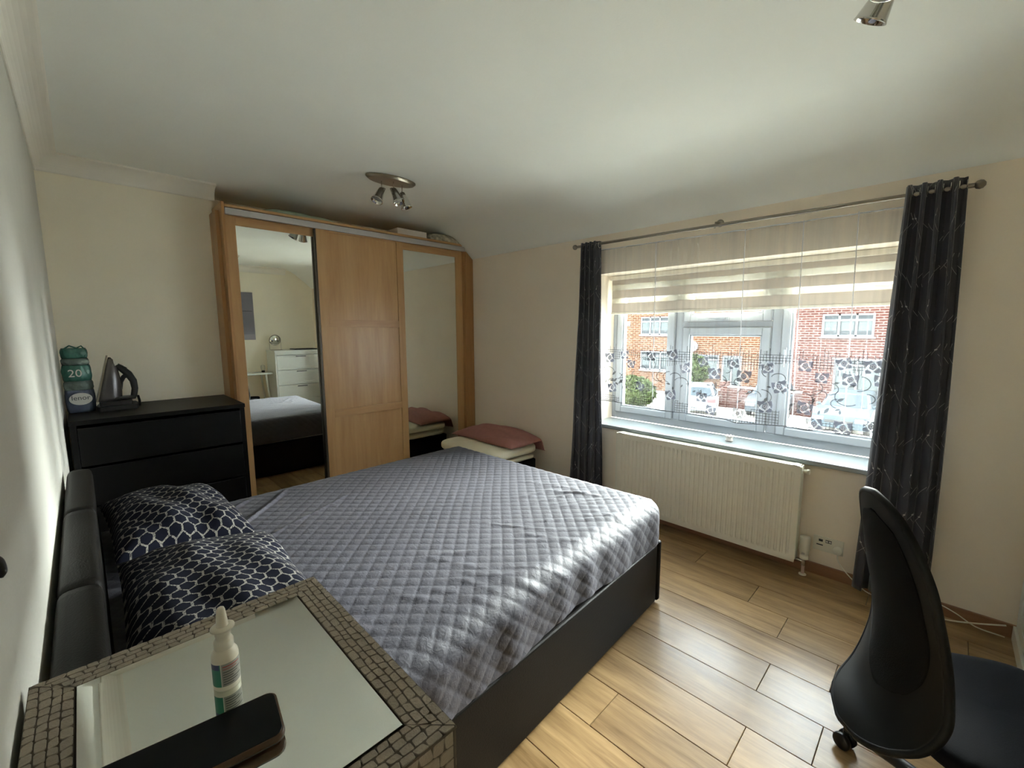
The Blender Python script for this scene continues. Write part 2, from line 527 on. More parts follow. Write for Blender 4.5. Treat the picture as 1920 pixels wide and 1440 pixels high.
class MB:
    """mesh builder in world coordinates; build() makes ONE object"""

    def __init__(s):
        s.v, s.f, s.uv, s.sm = [], [], {}, []

    def add(s, vs, fs, smooth=False):
        b = len(s.v)
        s.v += [tuple(v) for v in vs]
        for f in fs:
            s.f.append(tuple(i + b for i in f))
            s.sm.append(smooth)
        return s

    def box(s, x0, x1, y0, y1, z0, z1, M=None):
        vs = [Vector((x, y, z)) for x in (x0, x1) for y in (y0, y1) for z in (z0, z1)]
        if M is not None:
            vs = [M @ v for v in vs]
        return s.add(vs, [(0, 1, 3, 2), (4, 6, 7, 5), (0, 4, 5, 1), (2, 3, 7, 6), (0, 2, 6, 4), (1, 5, 7, 3)])

    def prism(s, poly, axis, a, b, smooth=False):
        """poly in the two remaining axes, extruded along axis between a and b"""
        n = len(poly)
        vs = []
        for t in (a, b):
            for p in poly:
                c = list(p)
                c.insert({'x': 0, 'y': 1, 'z': 2}[axis], t)
                vs.append(c)
        fs = [(i, (i + 1) % n, n + (i + 1) % n, n + i) for i in range(n)]
        s.add(vs, fs, smooth)
        s.add(vs, [tuple(range(n))[::-1], tuple(range(n, 2 * n))])
        return s

    def tube(s, pts, r, n=10, caps=True, closed=False):
        pts = [Vector(p) for p in pts]
        m = len(pts)
        rr = r if isinstance(r, (list, tuple)) else [r] * m
        vs, fs = [], []
        prev = None
        for i, p in enumerate(pts):
            if closed:
                t = pts[(i + 1) % m] - pts[i - 1]
            else:
                t = pts[min(i + 1, m - 1)] - pts[max(i - 1, 0)]
            t = t.normalized() if t.length > 1e-9 else Vector((0, 0, 1))
            if prev is None:
                a = t.orthogonal().normalized()
            else:
                a = (prev - t * prev.dot(t))
                a = a.normalized() if a.length > 1e-6 else t.orthogonal().normalized()
            prev = a
            b = t.cross(a)
            for k in range(n):
                an = 2 * PI * k / n
                vs.append(p + (a * math.cos(an) + b * math.sin(an)) * rr[i])
        lim = m if closed else m - 1
        for i in range(lim):
            j = (i + 1) % m
            for k in range(n):
                l = (k + 1) % n
                fs.append((i * n + k, i * n + l, j * n + l, j * n + k))
        s.add(vs, fs, True)
        if caps and not closed:
            s.add(vs[:n], [tuple(range(n))[::-1]])
            s.add(vs[-n:], [tuple(range(n))])
        return s

    def lathe(s, prof, c=(0, 0, 0), n=28, M=None):
        """prof: list of (r, z)"""
        vs, fs = [], []
        for r, z in prof:
            for k in range(n):
                an = 2 * PI * k / n
                v = Vector((r * math.cos(an), r * math.sin(an), z))
                if M is not None: v = M @ v
                vs.append(v + Vector(c))
        for i in range(len(prof) - 1):
            for k in range(n):
                l = (k + 1) % n
                fs.append((i * n + k, i * n + l, (i + 1) * n + l, (i + 1) * n + k))
        s.add(vs, fs, True)
        if prof[0][0] > 1e-6: s.add(vs[:n], [tuple(range(n))[::-1]])
        if prof[-1][0] > 1e-6: s.add(vs[-n:], [tuple(range(n))])
        return s

    def grid(s, fn, nu, nv, uv=None, smooth=True, closeu=False):
        b = len(s.v)
        for j in range(nv + 1):
            for i in range(nu + (0 if closeu else 1)):
                s.v.append(tuple(fn(i / nu, j / nv)))
        w = nu if closeu else nu + 1
        for j in range(nv):
            for i in range(nu):
                i2 = (i + 1) % w
                f = (b + j * w + i, b + j * w + i2, b + (j + 1) * w + i2, b + (j + 1) * w + i)
                if uv:
                    s.uv[len(s.f)] = [uv(i / nu, j / nv), uv((i + 1) / nu, j / nv), uv((i + 1) / nu, (j + 1) / nv), uv(i / nu, (j + 1) / nv)]
                s.f.append(f)
                s.sm.append(smooth)
        return s

    def build(s, name, m, parent=None, bevel=0.0, seg=2, origin=None, solid=0.0, subsurf=0):
        o0 = ORIG[parent] if parent is not None else (Vector(origin) if origin is not None else Vector((0, 0, 0)))
        me = bpy.data.meshes.new(name)
        me.from_pydata([(v[0] - o0.x, v[1] - o0.y, v[2] - o0.z) for v in s.v], [], s.f)
        me.polygons.foreach_set('use_smooth', s.sm)
        if s.uv:
            ul = me.uv_layers.new(name='UVMap')
            for p in me.polygons:
                if p.index in s.uv:
                    for k, li in enumerate(p.loop_indices):
                        ul.data[li].uv = s.uv[p.index][k]
        me.materials.append(m)
        me.update()
        o = bpy.data.objects.new(name, me)
        COL.objects.link(o)
        if parent is not None:
            o.parent = parent
        elif origin is not None:
            o.location = origin
        ORIG[o] = o0
        if solid:
            md = o.modifiers.new('solid', 'SOLIDIFY')
            md.thickness = solid
            md.offset = 0
        if bevel > 0:
            md = o.modifiers.new('bevel', 'BEVEL')
            md.width = bevel
            md.segments = seg
            md.limit_method = 'ANGLE'
            md.angle_limit = math.radians(40)
            md.harden_normals = False
        if subsurf:
            md = o.modifiers.new('sub', 'SUBSURF')
            md.levels = md.render_levels = subsurf
        return o


def text_mesh(txt, size, Mx, name, m, parent, extrude=0.0005, bold=False):
    cu = bpy.data.curves.new('t', 'FONT')
    cu.body = txt
    cu.size = size
    cu.extrude = extrude
    cu.align_x = 'CENTER'
    cu.align_y = 'CENTER'
    cu.offset = 0.0006 if bold else 0
    cu.resolution_u = 3
    ob = bpy.data.objects.new('t', cu)
    COL.objects.link(ob)
    dg = bpy.context.evaluated_depsgraph_get()
    me = bpy.data.meshes.new_from_object(ob.evaluated_get(dg))
    bpy.data.objects.remove(ob)
    o0 = ORIG[parent]
    me.transform(Mx)
    me.transform(Matrix.Translation(-o0))
    me.materials.clear()
    me.materials.append(m)
    o = bpy.data.objects.new(name, me)
    COL.objects.link(o)
    o.parent = parent
    ORIG[o] = o0
    return o


def struct(o):
    o['kind'] = 'structure'
    return o


# ================================================================= ROOM SHELL
XL, XW = -0.105, 3.055        # headboard wall, window wall
YB, YF, YN = 3.93, 4.30, -0.80  # bulkhead part of far wall, alcove back, near wall
ZC = 2.54

floor = struct(MB().box(XL - 0.1, XW + 0.06, YN - 0.1, YF + 0.1, -0.10, -0.014).build('floor', MT['slab']))
ORIG[floor] = Vector((0, 0, 0))
# laminate planks, one object each (boards run along y)
pw, plen = 0.205, 1.21
joint = {1: .205, 2: .435, 3: .22, 4: .46, 0: .41}
base_x = 1.64 - pw
meshes = {}
row = -8
while base_x + row * pw < XW:
    x0 = base_x + row * pw
    x1 = x0 + pw
    jo = joint.get(row, (row * 0.37) % 1.2)
    x0c, x1c = max(x0, XL), min(x1, XW)
    if x1c - x0c > 0.01:
        y = jo - 2 * plen
        while y < YF:
            y0c, y1c = max(y, YN), min(y + plen, YF)
            if y1c - y0c > 0.01:
                g = 0.0008
                key = (round(x1c - x0c, 4), round(y1c - y0c, 4))
                hx, hy = (x1c - x0c) / 2 - g, (y1c - y0c) / 2 - g
                if key not in meshes:
                    c = 0.0016
                    vs = [(-hx, -hy, -.014), (hx, -hy, -.014), (hx, hy, -.014), (-hx, hy, -.014),
                          (-hx, -hy, -c), (hx, -hy, -c), (hx, hy, -c), (-hx, hy, -c),
                          (-hx + c, -hy + c, 0), (hx - c, -hy + c, 0), (hx - c, hy - c, 0), (-hx + c, hy - c, 0)]
                    fs = [(0, 3, 2, 1), (8, 9, 10, 11)] + [(i, (i + 1) % 4, 4 + (i + 1) % 4, 4 + i) for i in range(4)] + \
                         [(4 + i, 4 + (i + 1) % 4, 8 + (i + 1) % 4, 8 + i) for i in range(4)]
                    me = bpy.data.meshes.new('plank')
                    me.from_pydata(vs, [], fs)
                    me.materials.append(MT['plank'])
                    meshes[key] = me
                o = bpy.data.objects.new('plank', meshes[key])
                COL.objects.link(o)
                o.location = ((x0c + x1c) / 2, (y0c + y1c) / 2, 0)
                o.parent = floor
            y += plen
    row += 1

# walls
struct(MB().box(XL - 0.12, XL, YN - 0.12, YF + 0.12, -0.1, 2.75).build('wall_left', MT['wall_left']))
struct(MB().box(XL - 0.0, 0.778, YB, YF + 0.12, -0.1, 2.70).build('wall_far_left', MT['wall']))
struct(MB().box(0.778, XW + 0.12, YF, YF + 0.12, -0.1, 2.70).build('wall_far', MT['wall']))
struct(MB().box(XL, XW + 0.12, YN - 0.12, YN, -0.1, 2.75).build('wall_right', MT['wall']))
WY0, WY1, WZ0, WZ1 = 0.10, 2.08, 0.675, 1.93
w = MB()
XO = XW + 0.36
w.box(XW, XO, YN - 0.12, WY0, -0.1, 2.75)
w.box(XW, XO, WY1, YF + 0.12, -0.1, 2.75)
w.box(XW, XO, WY0, WY1, -0.1, WZ0)
w.box(XW, XO, WY0, WY1, WZ1, 2.75)
struct(w.build('wall_window', MT['wall_window']))
# ceiling with the slope down to the window wall
prof = [(XL - 0.12, ZC), (2.52, ZC), (2.62, 2.535), (2.70, 2.512), (2.78, 2.465), (2.86, 2.40), (2.95, 2.325), (3.02, 2.265), (XW, 2.235), (XW + 0.05, 2.225), (XW + 0.05, 2.75), (XL - 0.12, 2.75)]
c = MB().prism(prof, 'y', YN - 0.1, YF + 0.1)
for i in range(1, 9):
    c.sm[i] = True
struct(c.build('ceiling', MT['ceiling']))
# coving: quarter-hollow moulding with a small lip on the ceiling


def coving_profile():
    pts = [(0.0, -0.100), (0.006, -0.100), (0.010, -0.094)]
    for k in range(9):
        a = PI / 2 * k / 8
        pts.append((0.094 - 0.084 * math.cos(a), -0.094 + 0.080 * math.sin(a)))
    pts += [(0.100, -0.012), (0.104, -0.010), (0.104, 0.0), (0.0, 0.0)]
    return pts


cp = coving_profile()
mb = MB().prism([(XL + a, ZC + b) for a, b in cp], 'y', YN, YB)
struct(mb.build('trim_1', MT['coving']))
mb = MB().prism([(YB - a, ZC + b) for a, b in cp], 'x', XL, 0.80)
struct(mb.build('trim_2', MT['coving']))
mb = MB().prism([(YN + a, ZC + b) for a, b in cp], 'x', XL, 2.62)
struct(mb.build('trim_3', MT['coving']))
# skirting
struct(MB().box(XW - 0.016, XW, YN, 3.64, 0, 0.068).build('baseboard_window', MT['skirting'], bevel=0.004))
struct(MB().box(XL, XL + 0.016, YN, 3.2, 0, 0.068).build('baseboard_left', MT['skirting'], bevel=0.004))
struct(MB().box(XL + .016, XW - .016, YN, YN + 0.016, 0, 0.068).build('baseboard_right', MT['skirting'], bevel=0.004))

# ================================================================= WINDOW
XF0, XF1 = 3.335, 3.405
win = bpy.data.objects.new('window_1', None)
COL.objects.link(win)
win.location = (XF0, 1.09, WZ0)
ORIG[win] = Vector(win.location)
win['kind'] = 'structure'


def rect_frame(mb, x0, x1, y0, y1, z0, z1, w, wb=None):
    wb = wb or w
    mb.box(x0, x1, y0, y0 + w, z0, z1)
    mb.box(x0, x1, y1 - w, y1, z0, z1)
    mb.box(x0, x1, y0 + w, y1 - w, z0, z0 + wb)
    mb.box(x0, x1, y0 + w, y1 - w, z1 - w, z1)


f = MB()
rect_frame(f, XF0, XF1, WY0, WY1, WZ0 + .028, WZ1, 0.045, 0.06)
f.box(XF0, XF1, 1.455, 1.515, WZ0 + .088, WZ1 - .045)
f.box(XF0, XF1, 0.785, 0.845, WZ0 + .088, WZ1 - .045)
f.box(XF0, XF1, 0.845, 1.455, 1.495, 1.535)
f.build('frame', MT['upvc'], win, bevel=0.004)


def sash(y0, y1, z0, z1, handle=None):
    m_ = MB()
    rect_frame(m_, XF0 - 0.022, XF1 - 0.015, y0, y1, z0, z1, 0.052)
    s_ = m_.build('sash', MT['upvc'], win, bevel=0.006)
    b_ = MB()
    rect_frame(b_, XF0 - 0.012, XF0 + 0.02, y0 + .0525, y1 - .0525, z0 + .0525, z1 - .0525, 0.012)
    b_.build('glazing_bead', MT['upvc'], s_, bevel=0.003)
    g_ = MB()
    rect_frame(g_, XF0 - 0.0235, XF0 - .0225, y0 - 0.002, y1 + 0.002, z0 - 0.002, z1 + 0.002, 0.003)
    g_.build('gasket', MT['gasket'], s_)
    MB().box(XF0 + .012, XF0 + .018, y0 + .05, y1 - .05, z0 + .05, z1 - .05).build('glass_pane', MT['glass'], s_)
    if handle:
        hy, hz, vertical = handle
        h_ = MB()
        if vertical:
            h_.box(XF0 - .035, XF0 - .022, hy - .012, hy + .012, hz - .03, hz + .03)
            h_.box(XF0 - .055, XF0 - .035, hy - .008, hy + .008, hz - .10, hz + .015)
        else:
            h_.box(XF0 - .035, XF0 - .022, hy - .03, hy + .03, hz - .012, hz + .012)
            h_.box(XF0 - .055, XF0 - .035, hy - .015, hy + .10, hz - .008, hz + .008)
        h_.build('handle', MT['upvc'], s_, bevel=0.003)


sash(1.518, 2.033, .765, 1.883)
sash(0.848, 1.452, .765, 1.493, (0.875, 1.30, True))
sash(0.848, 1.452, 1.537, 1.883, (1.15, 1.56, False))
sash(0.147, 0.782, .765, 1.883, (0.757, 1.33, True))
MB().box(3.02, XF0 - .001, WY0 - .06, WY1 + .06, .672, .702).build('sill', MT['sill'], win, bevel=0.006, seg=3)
# (the part of the board beyond the reveal returns only on the room side)

# ================================================================= WARDROBE
FY = 3.66
wd = thing('wardrobe', (1.89, FY + .3, 0), 'wide birch sliding-door wardrobe with two mirrored doors on the far wall', 'wardrobe')
# left side panel with a ragged outer scribe strip
MB().box(0.782, 0.80, FY, YF - .01, 0, 2.385).build('side_panel', MT['birchdk'], wd, bevel=.002)
MB().box(0.758, 0.7815, YB - .19, YB - .002, 0, 2.335).build('scribe_strip', MT['birchdk'], wd)
# right filler with the corner cut to the slope of the ceiling
poly = [(2.955, 0), (3.052, 0), (3.052, 2.225), (2.965, 2.30), (2.955, 2.30)]
MB().prism(poly, 'y', FY - .005, FY + .02).build('filler_panel', MT['birchdk'], wd)
MB().box(2.935, 2.9549, FY, YF - .01, 0, 2.31).build('side_panel', MT['birchdk'], wd, bevel=.002)
MB().box(0.80, 2.955, FY, YF - .01, 2.352, 2.372).build('top_panel', MT['birchx'], wd, bevel=.002)
MB().box(0.80, 2.935, FY, FY + .1, 0, 0.07).build('plinth', MT['birchx'], wd)
MB().box(0.80, 2.935, YF - .03, YF - .012, .07, 2.35).build('back_panel', MT['birchdk'], wd)
MB().box(0.80, 2.945, FY - .012, FY + .012, 2.300, 2.345).build('top_track', MT['alu'], wd, bevel=.002)
MB().box(0.80, 2.935, FY + .01, FY + .09, .07, .085).build('bottom_track', MT['alu'], wd)


def door(x0, x1, y0, z0, z1, kind, sl=.075, sr=.075, rt=.065):
    d = MB()
    d.box(x0, x0 + sl, y0, y0 + .024, z0, z1)
    d = d.build('door', MT['birch'], wd, bevel=.0015)
    MB().box(x1 - sr, x1, y0, y0 + .024, z0, z1).build('stile', MT['birch'], d, bevel=.0015)
    if kind == 'mirror':
        MB().box(x0 + sl, x1 - sr, y0, y0 + .024, z1 - rt, z1).build('rail', MT['birchx'], d, bevel=.0015)
        MB().box(x0 + sl, x1 - sr, y0, y0 + .024, z0, z0 + rt).build('rail', MT['birchx'], d, bevel=.0015)
        MB().box(x0 + sl, x1 - sr, y0 + .006, y0 + .014, z0 + rt, z1 - rt).build('mirror_pane', MT['mirror'], d)
    else:
        MB().box(x0 + sl, x1 - sr, y0, y0 + .024, z0, z0 + rt).build('rail', MT['birchx'], d, bevel=.0015)
        MB().box(x0 + sl, x1 - sr, y0, y0 + .024, z1 - .012, z1).build('rail', MT['birchx'], d, bevel=.0015)
        for za, zb in ((.74, .805), (1.51, 1.572)):
            MB().box(x0 + sl, x1 - sr, y0, y0 + .024, za, zb).build('rail', MT['birchx'], d, bevel=.0015)
        for za, zb in ((z0 + rt, .74), (.805, 1.51), (1.572, z1 - .012)):
            MB().box(x0 + sl, x1 - sr, y0 + .008, y0 + .018, za, zb).build('panel', MT['birch'], d)
    return d


door(0.802, 1.452, FY + .034, .088, 2.305, 'mirror', sl=.066, sr=.035, rt=.066)
door(2.140, 2.934, FY + .034, .088, 2.305, 'mirror', sl=.075, sr=.085, rt=.066)
door(1.422, 2.212, FY + .001, .088, 2.299, 'panel', sl=.072, sr=.068)
# dark edge profile between the two left doors
MB().box(1.408, 1.4215, FY + .004, FY + .032, .088, 2.299).build('edge_profile', MT['hob'], wd)

# things on the wardrobe
b = MB().box(2.18, 2.50, FY + .03, FY + .24, 2.3735, 2.432)
tag(b.build('box', MT['paper'], bevel=.003, origin=(2.34, FY + .14, 2.3735)), 'flat white cardboard box lying on top of the wardrobe', 'box')


def heap(name, x0, x1, y0, y1, z0, h, m, label, cat, seed, nu=36, nv=24, droop=None, parent=None, amp=.2, under=0.0):
    r = np.random.default_rng(seed)
    k = [(r.uniform(2, 9), r.uniform(2, 9), r.uniform(0, 6), r.uniform(.3, 1)) for _ in range(7)]

    def fn(u, v):
        e = (1 - abs(2 * u - 1) ** 3.5) * (1 - abs(2 * v - 1) ** 3.5)
        e = max(0, e) ** .55
        w_ = sum(a * math.sin(p * u * 2 + q * v * 2 + t + 1.5 * math.sin(q * u)) for p, q, t, a in k) / 4
        z = z0 + e * h * (.8 + amp * w_)
        x = x0 + (x1 - x0) * u + .008 * math.sin(9 * v + seed)
        y = y0 + (y1 - y0) * v + .008 * math.sin(8 * u + seed)
        if droop: z = droop(x, y, z, e)
        return (x, y, z)
    mb_ = MB().grid(fn, nu, nv)
    o_ = mb_.build(name, m, origin=((x0 + x1) / 2, (y0 + y1) / 2, z0), solid=.004)
    return tag(o_, label, cat)


heap('folded_cloth', 2.53, 2.90, FY + .01, FY + .24, 2.374, .10, MT['leaves_cloth'], 'crumpled grey leaf-print cloth on the wardrobe beside the white box', 'cloth', 4,
     droop=lambda x, y, z, e: min(z, 2.374 + max(0.006, (2.97 - x) * .5) + .014 * e))
heap('folded_bag', 1.06, 1.58, FY + .01, FY + .30, 2.374, .048, MT['mint'], 'flat pale green folded bag lying on the left part of the wardrobe top', 'bag', 9)

# ================================================================= BLACK CHEST OF DRAWERS
ch = thing('chest_of_drawers', (0.33, 3.58, 0), 'black-brown wooden chest of drawers in the corner left of the wardrobe', 'chest of drawers')
CX0, CX1, CY0, CY1 = -0.088, 0.745, 3.29, 3.76
MB().box(CX0, CX1, CY0, CY1 + .13, .975, 1.0).build('top', MT['blackwood'], ch, bevel=.002)
MB().box(CX0 + .004, CX0 + .03, CY0 + .004, CY1, 0, .975).build('side_panel', MT['blackwood'], ch)
MB().box(CX1 - .03, CX1 - .004, CY0 + .004, CY1, 0, .975).build('side_panel', MT['blackwood'], ch)
MB().box(CX0 + .03, CX1 - .03, CY1 - .012, CY1, .02, .975).build('back_panel', MT['blackwood'], ch)
MB().box(CX0 + .03, CX1 - .03, CY0 + .03, CY0 + .05, 0, .05).build('plinth', MT['blackwood'], ch)
for k in range(4):
    z0 = .055 + k * .229
    MB().box(CX0 + .032, CX1 - .032, CY0 + .002, CY0 + .02, z0, z0 + .215).build('drawer', MT['blackwood'], ch, bevel=.002)

# iron on its dock
dk = thing('iron_dock', (.14, 3.67, 1.0), 'low black charging base under the steam iron on the black chest', 'iron base')
MB().prism([(.045, 3.56), (.22, 3.58), (.235, 3.66), (.225, 3.76), (.05, 3.77), (.036, 3.66)], 'z', 1.001, 1.028).build('base', MT['blackplastic'], dk, bevel=.006, seg=3)
MB().prism([(.05, 3.60), (.20, 3.61), (.205, 3.72), (.05, 3.73)], 'z', 1.028, 1.055).build('cradle', MT['blackplastic'], dk, bevel=.008, seg=3)
MB().tube([(.235, 3.64, 1.01), (.238, 3.66, 1.04), (.234, 3.68, 1.07)], .007).build('cord_stub', MT['blackplastic'], dk)
ir = thing('steam_iron', (.12, 3.66, 1.056), 'grey and black steam iron standing nose up on the black chest', 'iron')
# the iron stands on its heel: soleplate faces left, nose points up


def iron_body(u, v):
    # v: heel 0 -> nose 1 (upwards); u: around, soleplate flat
    hw = .052 * (1 - v ** 1.9) ** .62 + .002   # half width (y)
    dp = .100 * (1 - v ** 1.4) ** .75 + .010   # depth away from soleplate
    a = PI * u
    x = .045 + .085 * v - .018 * v + math.sin(a) ** .8 * dp
    y = 3.665 - math.cos(a) * hw
    z = 1.058 + .265 * v
    return (x, y, z)


MB().grid(iron_body, 20, 18).build('body', mat('smoked_iron_body', (84, 80, 80), .25, metal=.4, vary=.15), ir, solid=.002)
sp = [(0, -.056)] + [(.275 * t, -.056 * (1 - t ** 2) ** .6) for t in (0.2, .4, .6, .75, .88, .96)] + [(.28, 0)] + [(.275 * t, .056 * (1 - t ** 2) ** .6) for t in (.96, .88, .75, .6, .4, .2)] + [(0, .056)]
m_ = MB()
vs = []
for dx in (0, .009):
    for t, yy in sp:
        vs.append((.036 + dx + .067 * (t / .28), 3.665 + yy, 1.056 + t))
n_ = len(sp)
m_.add(vs, [(i, (i + 1) % n_, n_ + (i + 1) % n_, n_ + i) for i in range(n_)] + [tuple(range(n_))[::-1], tuple(range(n_, 2 * n_))])
m_.build('soleplate', MT['steel'], ir)
MB().tube([(.135, 3.665, 1.285), (.165, 3.665, 1.255), (.198, 3.665, 1.215), (.218, 3.665, 1.17), (.222, 3.665, 1.12), (.214, 3.665, 1.075), (.205, 3.665, 1.06)],
          [.012, .019, .021, .019, .017, .017, .016], 12).build('handle', MT['blackplastic'], ir)
MB().tube([(.195, 3.665, 1.212), (.172, 3.665, 1.195), (.160, 3.665, 1.165), (.155, 3.665, 1.12)], [.017, .013, .010, .008], 12).build('handle_strut', MT['blackplastic'], ir)
MB().box(.10, .222, 3.62, 3.71, 1.057, 1.075).build('heel', MT['blackplastic'], ir, bevel=.008, seg=3)
MB().tube([(.117, 3.665, 1.318), (.125, 3.665, 1.30), (.142, 3.665, 1.272)], [.004, .012, .019], 12).build('nose_cap', MT['print_white'], ir)
MB().tube([(.182, 3.665, 1.248), (.190, 3.665, 1.258)], .008, 10).build('button', MT['blackplastic'], ir)
# plastic pack of washing capsules
pk = thing('softener_pack', (-.03, 3.68, 1.0), 'tall clear and teal plastic pack reading lenor in the corner on the black chest', 'laundry pack')


def pack_fn(z0, z1, r0, r1, sd, rz=0.86):
    def fn(u, v):
        a = 2 * PI * u
        r = r0 + (r1 - r0) * v
        bul = .007 * math.sin(PI * v) + .003 * math.sin(5 * a + sd) + .002 * math.sin(11 * a + 7 * v + sd)
        r += bul
        return (-.032 + r * math.copysign(abs(math.cos(a)) ** .75, math.cos(a)), 3.68 + rz * r * math.copysign(abs(math.sin(a)) ** .75, math.sin(a)), z0 + (z1 - z0) * v)
    return fn


def pack(z0, z1, r0, r1, sd, name, m_, n=44):
    mb_ = MB().grid(pack_fn(z0, z1, r0, r1, sd), n, 8, closeu=True)
    b0 = list(range(n))
    mb_.f.append(tuple(b0[::-1])); mb_.sm.append(False)
    mb_.f.append(tuple(range(8 * n, 9 * n))); mb_.sm.append(False)
    return mb_.build(name, m_, pk)


pack(1.001, 1.135, .058, .060, 1, 'lower_wrap', MT['blueprint'])
pack(1.135, 1.19, .058, .057, 2, 'clear_band', MT['film'])
pack(1.19, 1.285, .057, .056, 3, 'printed_band', MT['teal'])
pack(1.285, 1.325, .054, .052, 4, 'clear_band', MT['film'])
pack(1.325, 1.385, .053, .050, 5, 'top_wrap', MT['teal'])
MB().tube([(-.075, 3.66, 1.38), (-.05, 3.655, 1.40), (-.02, 3.65, 1.385), (-.01, 3.645, 1.35), (.01, 3.64, 1.335), (.02, 3.65, 1.37), (.0, 3.66, 1.398), (-.02, 3.66, 1.385)], .004, 8).build('carry_strap', MT['teal'], pk)
# oval badge with its word on the side that faces the room, numeral above
Rb = Matrix.Translation(Vector((-.028, 3.610, 1.085))) @ Euler((PI / 2, 0, math.radians(4))).to_matrix().to_4x4()
ov = MB().add([Rb @ Vector((.05 * math.cos(2 * PI * k / 28), .036 * math.sin(2 * PI * k / 28), z)) for z in (0, .004) for k in range(28)],
              [(k, (k + 1) % 28, 28 + (k + 1) % 28, 28 + k) for k in range(28)] + [tuple(range(28))[::-1], tuple(range(28, 56))]).build('badge', MT['print_white'], pk)
text_mesh('lenor', .038, Rb @ Matrix.Translation((0, .006, .0052)), 'badge_lettering', MT['print_dark'], ov)
text_mesh('20', .062, Rb @ Matrix.Translation((-.012, .152, .012)), 'numeral', MT['print_white'], pk)

# ================================================================= BED
# skewed a little in the room: corners near-foot, far-foot, near-head, far-head
bed = thing('bed', (1.03, 1.78, 0), 'black faux-leather double bed with padded headboard against the left wall', 'bed')
NF, FF, NH, FH = Vector((2.125, 1.0)), Vector((2.045, 2.64)), Vector((-0.010, 0.905)), Vector((-0.010, 2.64))


def bl(s, t):
    """s: head 0 -> foot 1, t: near 0 -> far 1"""
    return (NH * (1 - s) + NF * s) * (1 - t) + (FH * (1 - s) + FF * s) * t


def slab(s0, s1, t0, t1, z0, z1):
    ps = [bl(s0, t0), bl(s1, t0), bl(s1, t1), bl(s0, t1)]
    vs = [(p.x, p.y, z) for z in (z0, z1) for p in ps]
    return MB().add(vs, [(0, 3, 2, 1), (4, 5, 6, 7)] + [(i, (i + 1) % 4, 4 + (i + 1) % 4, 4 + i) for i in range(4)])


slab(.004, .982, 0.0, .028, .015, .345).build('side_rail', MT['blackleather'], bed, bevel=.012, seg=3)
slab(.004, .982, .972, 1.0, .015, .345).build('side_rail', MT['blackleather'], bed, bevel=.012, seg=3)
slab(.984, 1.0, -.004, 1.004, .015, .355).build('footboard', MT['blackleather'], bed, bevel=.012, seg=3)
slab(.01, .981, .03, .97, .25, .28).build('slat_base', MT['blackplastic'], bed)
slab(.01, .975, .036, .964, .281, .535).build('mattress', mat('mattress_ticking', (206, 204, 200), .8), bed, bevel=.04, seg=4)
for s_, t_ in ((.03, .03), (.97, .03), (.03, .97), (.97, .97)):
    p_ = bl(s_, t_)
    MB().lathe([(.025, 0), (.025, .02), (.02, .03)], (p_.x, p_.y, 0), 16).build('foot', MT['blackplastic'], bed)
# headboard: panels with rolled top, each panel a part
hy = [0.915, 1.40, 2.028, 2.645]
for i in range(3):
    def hb(u, v, y0=hy[i], y1=hy[i + 1]):
        # v walks up the back, over the roll and down the front
        y = y0 + .001 + (y1 - y0 - .002) * u
        e = .002 * (1 - (2 * u - 1) ** 30)
        if v < .35:
            return (XL + .012, y, .03 + (.845 - .03) * v / .35)
        if v < .65:
            a = PI * (v - .35) / .3
            ca_ = math.copysign(abs(math.cos(a)) ** .6, math.cos(a))
            return (XL + .0505 - (.0385 + e) * ca_, y, .845 + (.036 + e) * math.sin(a) ** .6)
        return (XL + .089 + e, y, .845 - (.845 - .03) * (v - .65) / .35)
    mb = MB().grid(hb, 16, 36)
    w_ = 17
    mb.f.append(tuple(j * w_ for j in range(37))); mb.sm.append(False)
    mb.f.append(tuple(j * w_ + 16 for j in range(37))[::-1]); mb.sm.append(False)
    mb.build('headboard_panel', MT['blackleather'], bed)

# ---- quilted bedspread (a thing lying on the bed)


